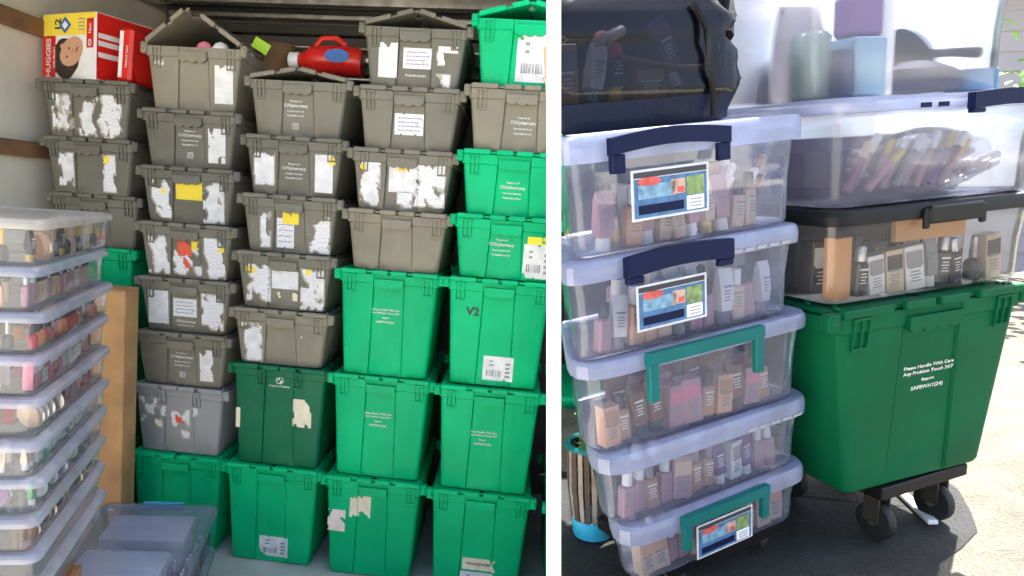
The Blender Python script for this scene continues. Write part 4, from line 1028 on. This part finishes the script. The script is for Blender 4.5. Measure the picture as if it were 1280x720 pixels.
obj('strap', MB().tube([(.085, .036, .01), (.082, .033, .06), (.076, .034, .12), (.07, .036, .17), (.055, .05, .22)], .006, 6), BLACK, bagr, True)
obj('strap', MB().tube([(.145, .06, .16), (.175, .08, .20), (.19, .10, .24), (.15, .12, .29)], .016, 8), BLACK, bagr, True)
wb_ = M @ T((0, 0, bz+.0535))
put_item('small carton', 'tan', 'grey', wb_ @ T((-.235, .075, 0)) @ Matrix.Scale(1.2, 4), 'in the black bag')
put_item('lotion tube', 'white', 'blue', wb_ @ T((-.175, .075, 0)) @ RY(14) @ Matrix.Scale(1.0, 4), 'in the black bag')
put_item('small carton', 'brown', 'tan', wb_ @ T((-.035, .085, 0)) @ Matrix.Diagonal((1.9, 1, .7, 1)), 'in the black bag')
put_item('compact', 'pink', 'red', wb_ @ T((-.12, .10, .095)) @ RX(60), 'in the black bag')
put_item('lipstick', 'silver', 'white', wb_ @ T((-.16, .08, .10)) @ RY(70), 'in the black bag')
put_item('lotion tube', 'black', 'gold', wb_ @ T((-.105, .09, 0)) @ Matrix.Scale(1.1, 4), 'in the black bag')
o = tag(obj('wooden_spoon', MB().tube([(-.12, .06, .075), (.03, .065, .052), (.085, .068, .045)], [.006, .005, .012], 8), COLS['brown'], None, True), 'brown wooden spoon lying across things in the black bag', 'spoon'); o.matrix_world = wb_
put_item('lotion tube', 'purple', 'silver', wb_ @ T((.035, .085, .02)) @ RY(-20) @ Matrix.Scale(1.25, 4), 'in the black bag')

# ------------------------------------------------------------------ plants, basket and the yard behind
def leaf_verts(M, L, wd, fold=.25):
    n = 5; V = []
    for i in range(n+1):
        u = i/n; hw = wd*sin(pi*min(.98, u*.96+.02))**.8; z = -.25*L*u*u
        V += [M @ Vector((L*u, -hw, z+hw*fold)), M @ Vector((L*u, 0, z)), M @ Vector((L*u, hw, z+hw*fold))]
    Fc = []
    for i in range(n):
        for k in (0, 1): Fc.append((i*3+k, i*3+k+1, i*3+k+4, i*3+k+3))
    return V, Fc
def leafy(name, label, cat, M, stems, mat, L, wd, per, seed, pot=None):
    root = thing(name, label, cat, M); rnd = random.Random(seed); lm = MB(); sm = MB()
    for pts, r_ in stems:
        sm.tube(pts, r_, 6)
        for k in range(per):
            i = rnd.randrange(max(1, len(pts)//3), len(pts)); p = Vector(pts[i]).lerp(Vector(pts[i-1]), rnd.random())
            lm.add(*leaf_verts(T(p) @ RZ(rnd.uniform(0, 360)) @ RY(rnd.uniform(-50, 45)), L*rnd.uniform(.7, 1.2), wd*rnd.uniform(.8, 1.2)))
    obj('stem', sm, BARK, root, True); obj('foliage', lm, mat, root, True)
    if pot: obj('pot', pot[0], pot[1], root, True)
    return root
# striped basket behind the tower
bp_ = Vector((.872, 1.50, GZ+.005))
bs = thing('striped_basket', 'small woven striped basket with turquoise base beside the bin tower', 'basket', MR @ T(bp_))
obj('base', MB().lathe([(.040, 0), (.048, .003), (.052, .05)], 20), CYAN, bs, True)
for k in range(22):
    a = 2*pi*k/22
    obj('stave', MB().add([(r_*cos(a+s_*da), r_*sin(a+s_*da), z) for (r_, z) in ((.0515, .051), (.059, .13), (.058, .235)) for s_, da in ((-1, .10), (1, .10))]+[((r_-.004)*cos(a+s_*da), (r_-.004)*sin(a+s_*da), z) for (r_, z) in ((.0515, .051), (.059, .13), (.058, .235)) for s_, da in ((-1, .10), (1, .10))],
        [(0,1,3,2), (2,3,5,4), (6,8,9,7), (8,10,11,9), (0,2,8,6), (2,4,10,8), (1,7,9,3), (3,9,11,5), (4,5,11,10), (0,6,7,1)]), plastic('stave_grey', (.20, .17, .15), .8, .3, 30) if k % 2 else plastic('stave_brown', (.05, .03, .022), .8, .3, 30), bs)
obj('rim', MB().tube([(.057*cos(2*pi*i/20), .057*sin(2*pi*i/20), .239) for i in range(21)], .008, 6), TEAL, bs, True)
rnd = random.Random(12)
leafy('potted_plant', 'small green plant growing out of the striped basket', 'plant', MR @ T(bp_+Vector((.004, 0, .13))), [([(0, 0, 0), (rnd.uniform(-.01, .02), rnd.uniform(-.02, .02), .10), (rnd.uniform(-.005, .04), rnd.uniform(-.03, .03), .22)], .003) for _ in range(6)], LEAF, .042, .012, 11, 3)
# plant with pale leaves behind the bag
pp = MR @ Vector((1.13, 1.80, GZ))
stems = [([(0, 0, 0), (-.01, 0, .5), (-.02-.008*k, .01*k, .95), (-.02-.018*k, .015*k, 1.15), (-.03-.02*k, .02*k, 1.30)], .007) for k in range(3)]
leafy('tall_plant', 'tall plant with broad light green leaves behind the black bag', 'plant', MR @ T((1.50, 1.74, GZ)), stems, LEAF, .13, .036, 11, 8, (MB().lathe([(.07, 0), (.09, .003), (.11, .18), (.10, .18), (.09, .15)], 18), plastic('terracotta', (.35, .14, .07), .8, .1)))
# pale house behind
hs = thing('pale_house', 'pale house with horizontal siding behind the stacked bins', 'house', T((4.15, 8.6, -.06)) @ RZ(-26))
obj('wall', MB().box(-.2, 7, 0, 4, 0, 4.2), plastic('siding_backing', (.5, .5, .52), .8, .05), hs)
SID = plastic('siding', (.30, .29, .32), .7, .05, 3)
sm_ = MB().add([(-.22, -.035, 0), (7, -.035, 0), (7, -.012, .2), (-.22, -.012, .2), (-.22, -.002, 0), (7, -.002, 0), (7, -.002, .2), (-.22, -.002, .2)], [(0,1,2,3), (0,4,5,1), (3,2,6,7), (0,3,7,4), (1,5,6,2)]).mesh('siding_board')
for k in range(20): link('siding_board', sm_, SID, hs, T((0, 0, .1+k*.2)))
rf = obj('roof', MB().add([(-.6, -.5, 4.1), (7.4, -.5, 4.1), (7.4, 2, 5.4), (-.6, 2, 5.4), (-.6, 4.5, 4.1), (7.4, 4.5, 4.1)], [(0,1,2,3), (3,2,5,4), (0,3,4), (1,5,2)]), plastic('shingle', (.12, .11, .11), .9, .2), hs)
wn = obj('window', MB().box(1.0, 2.3, -.07, -.036, 1.6, 2.9, .006), WHITE, hs)
for q in (0, 1): obj('pane', MB().box(1.06+q*.61, 1.62+q*.61, -.076, -.0705, 1.66, 2.84), plastic('window_glass', (.05, .06, .07), .08, .1, coat=.5), wn)
# tree whose leaves hang into the picture
def tree(M, label, seed, h=3.2, cr=1.3, nl=2200):
    root = thing('leafy_tree', label, 'tree', M); rnd = random.Random(seed); tr = MB(); tr.tube([(0, 0, 0), (.05, .02, h*.3), (-.02, .05, h*.6), (.05, 0, h*.85)], [.09, .075, .055, .03], 10)
    ends = []
    for k in range(14):
        a = rnd.uniform(0, 2*pi); z0 = h*rnd.uniform(.42, .8); L = cr*rnd.uniform(.6, 1.05)
        pts = [(0, 0, z0), (cos(a)*L*.4, sin(a)*L*.4, z0+.25*L), (cos(a)*L*.8, sin(a)*L*.8, z0+.3*L), (cos(a)*L, sin(a)*L, z0+.15*L)]
        tr.tube(pts, [.03, .022, .014, .006], 6); ends += [Vector(p) for p in pts[1:]]
    obj('trunk', tr, BARK, root, True); lm = MB()
    for k in range(nl):
        e = rnd.choice(ends); p = e+Vector((rnd.gauss(0, .2), rnd.gauss(0, .2), rnd.gauss(0, .17)))
        lm.add(*leaf_verts(T(p) @ RZ(rnd.uniform(0, 360)) @ RY(rnd.uniform(-30, 60)), rnd.uniform(.05, .09), rnd.uniform(.014, .024)))
    obj('crown', lm, LEAF, root, True)
tree(T((3.72, 4.5, .55)), 'leafy green tree on the far side of the drive with hanging branches', 21, 3.0, 1.25)
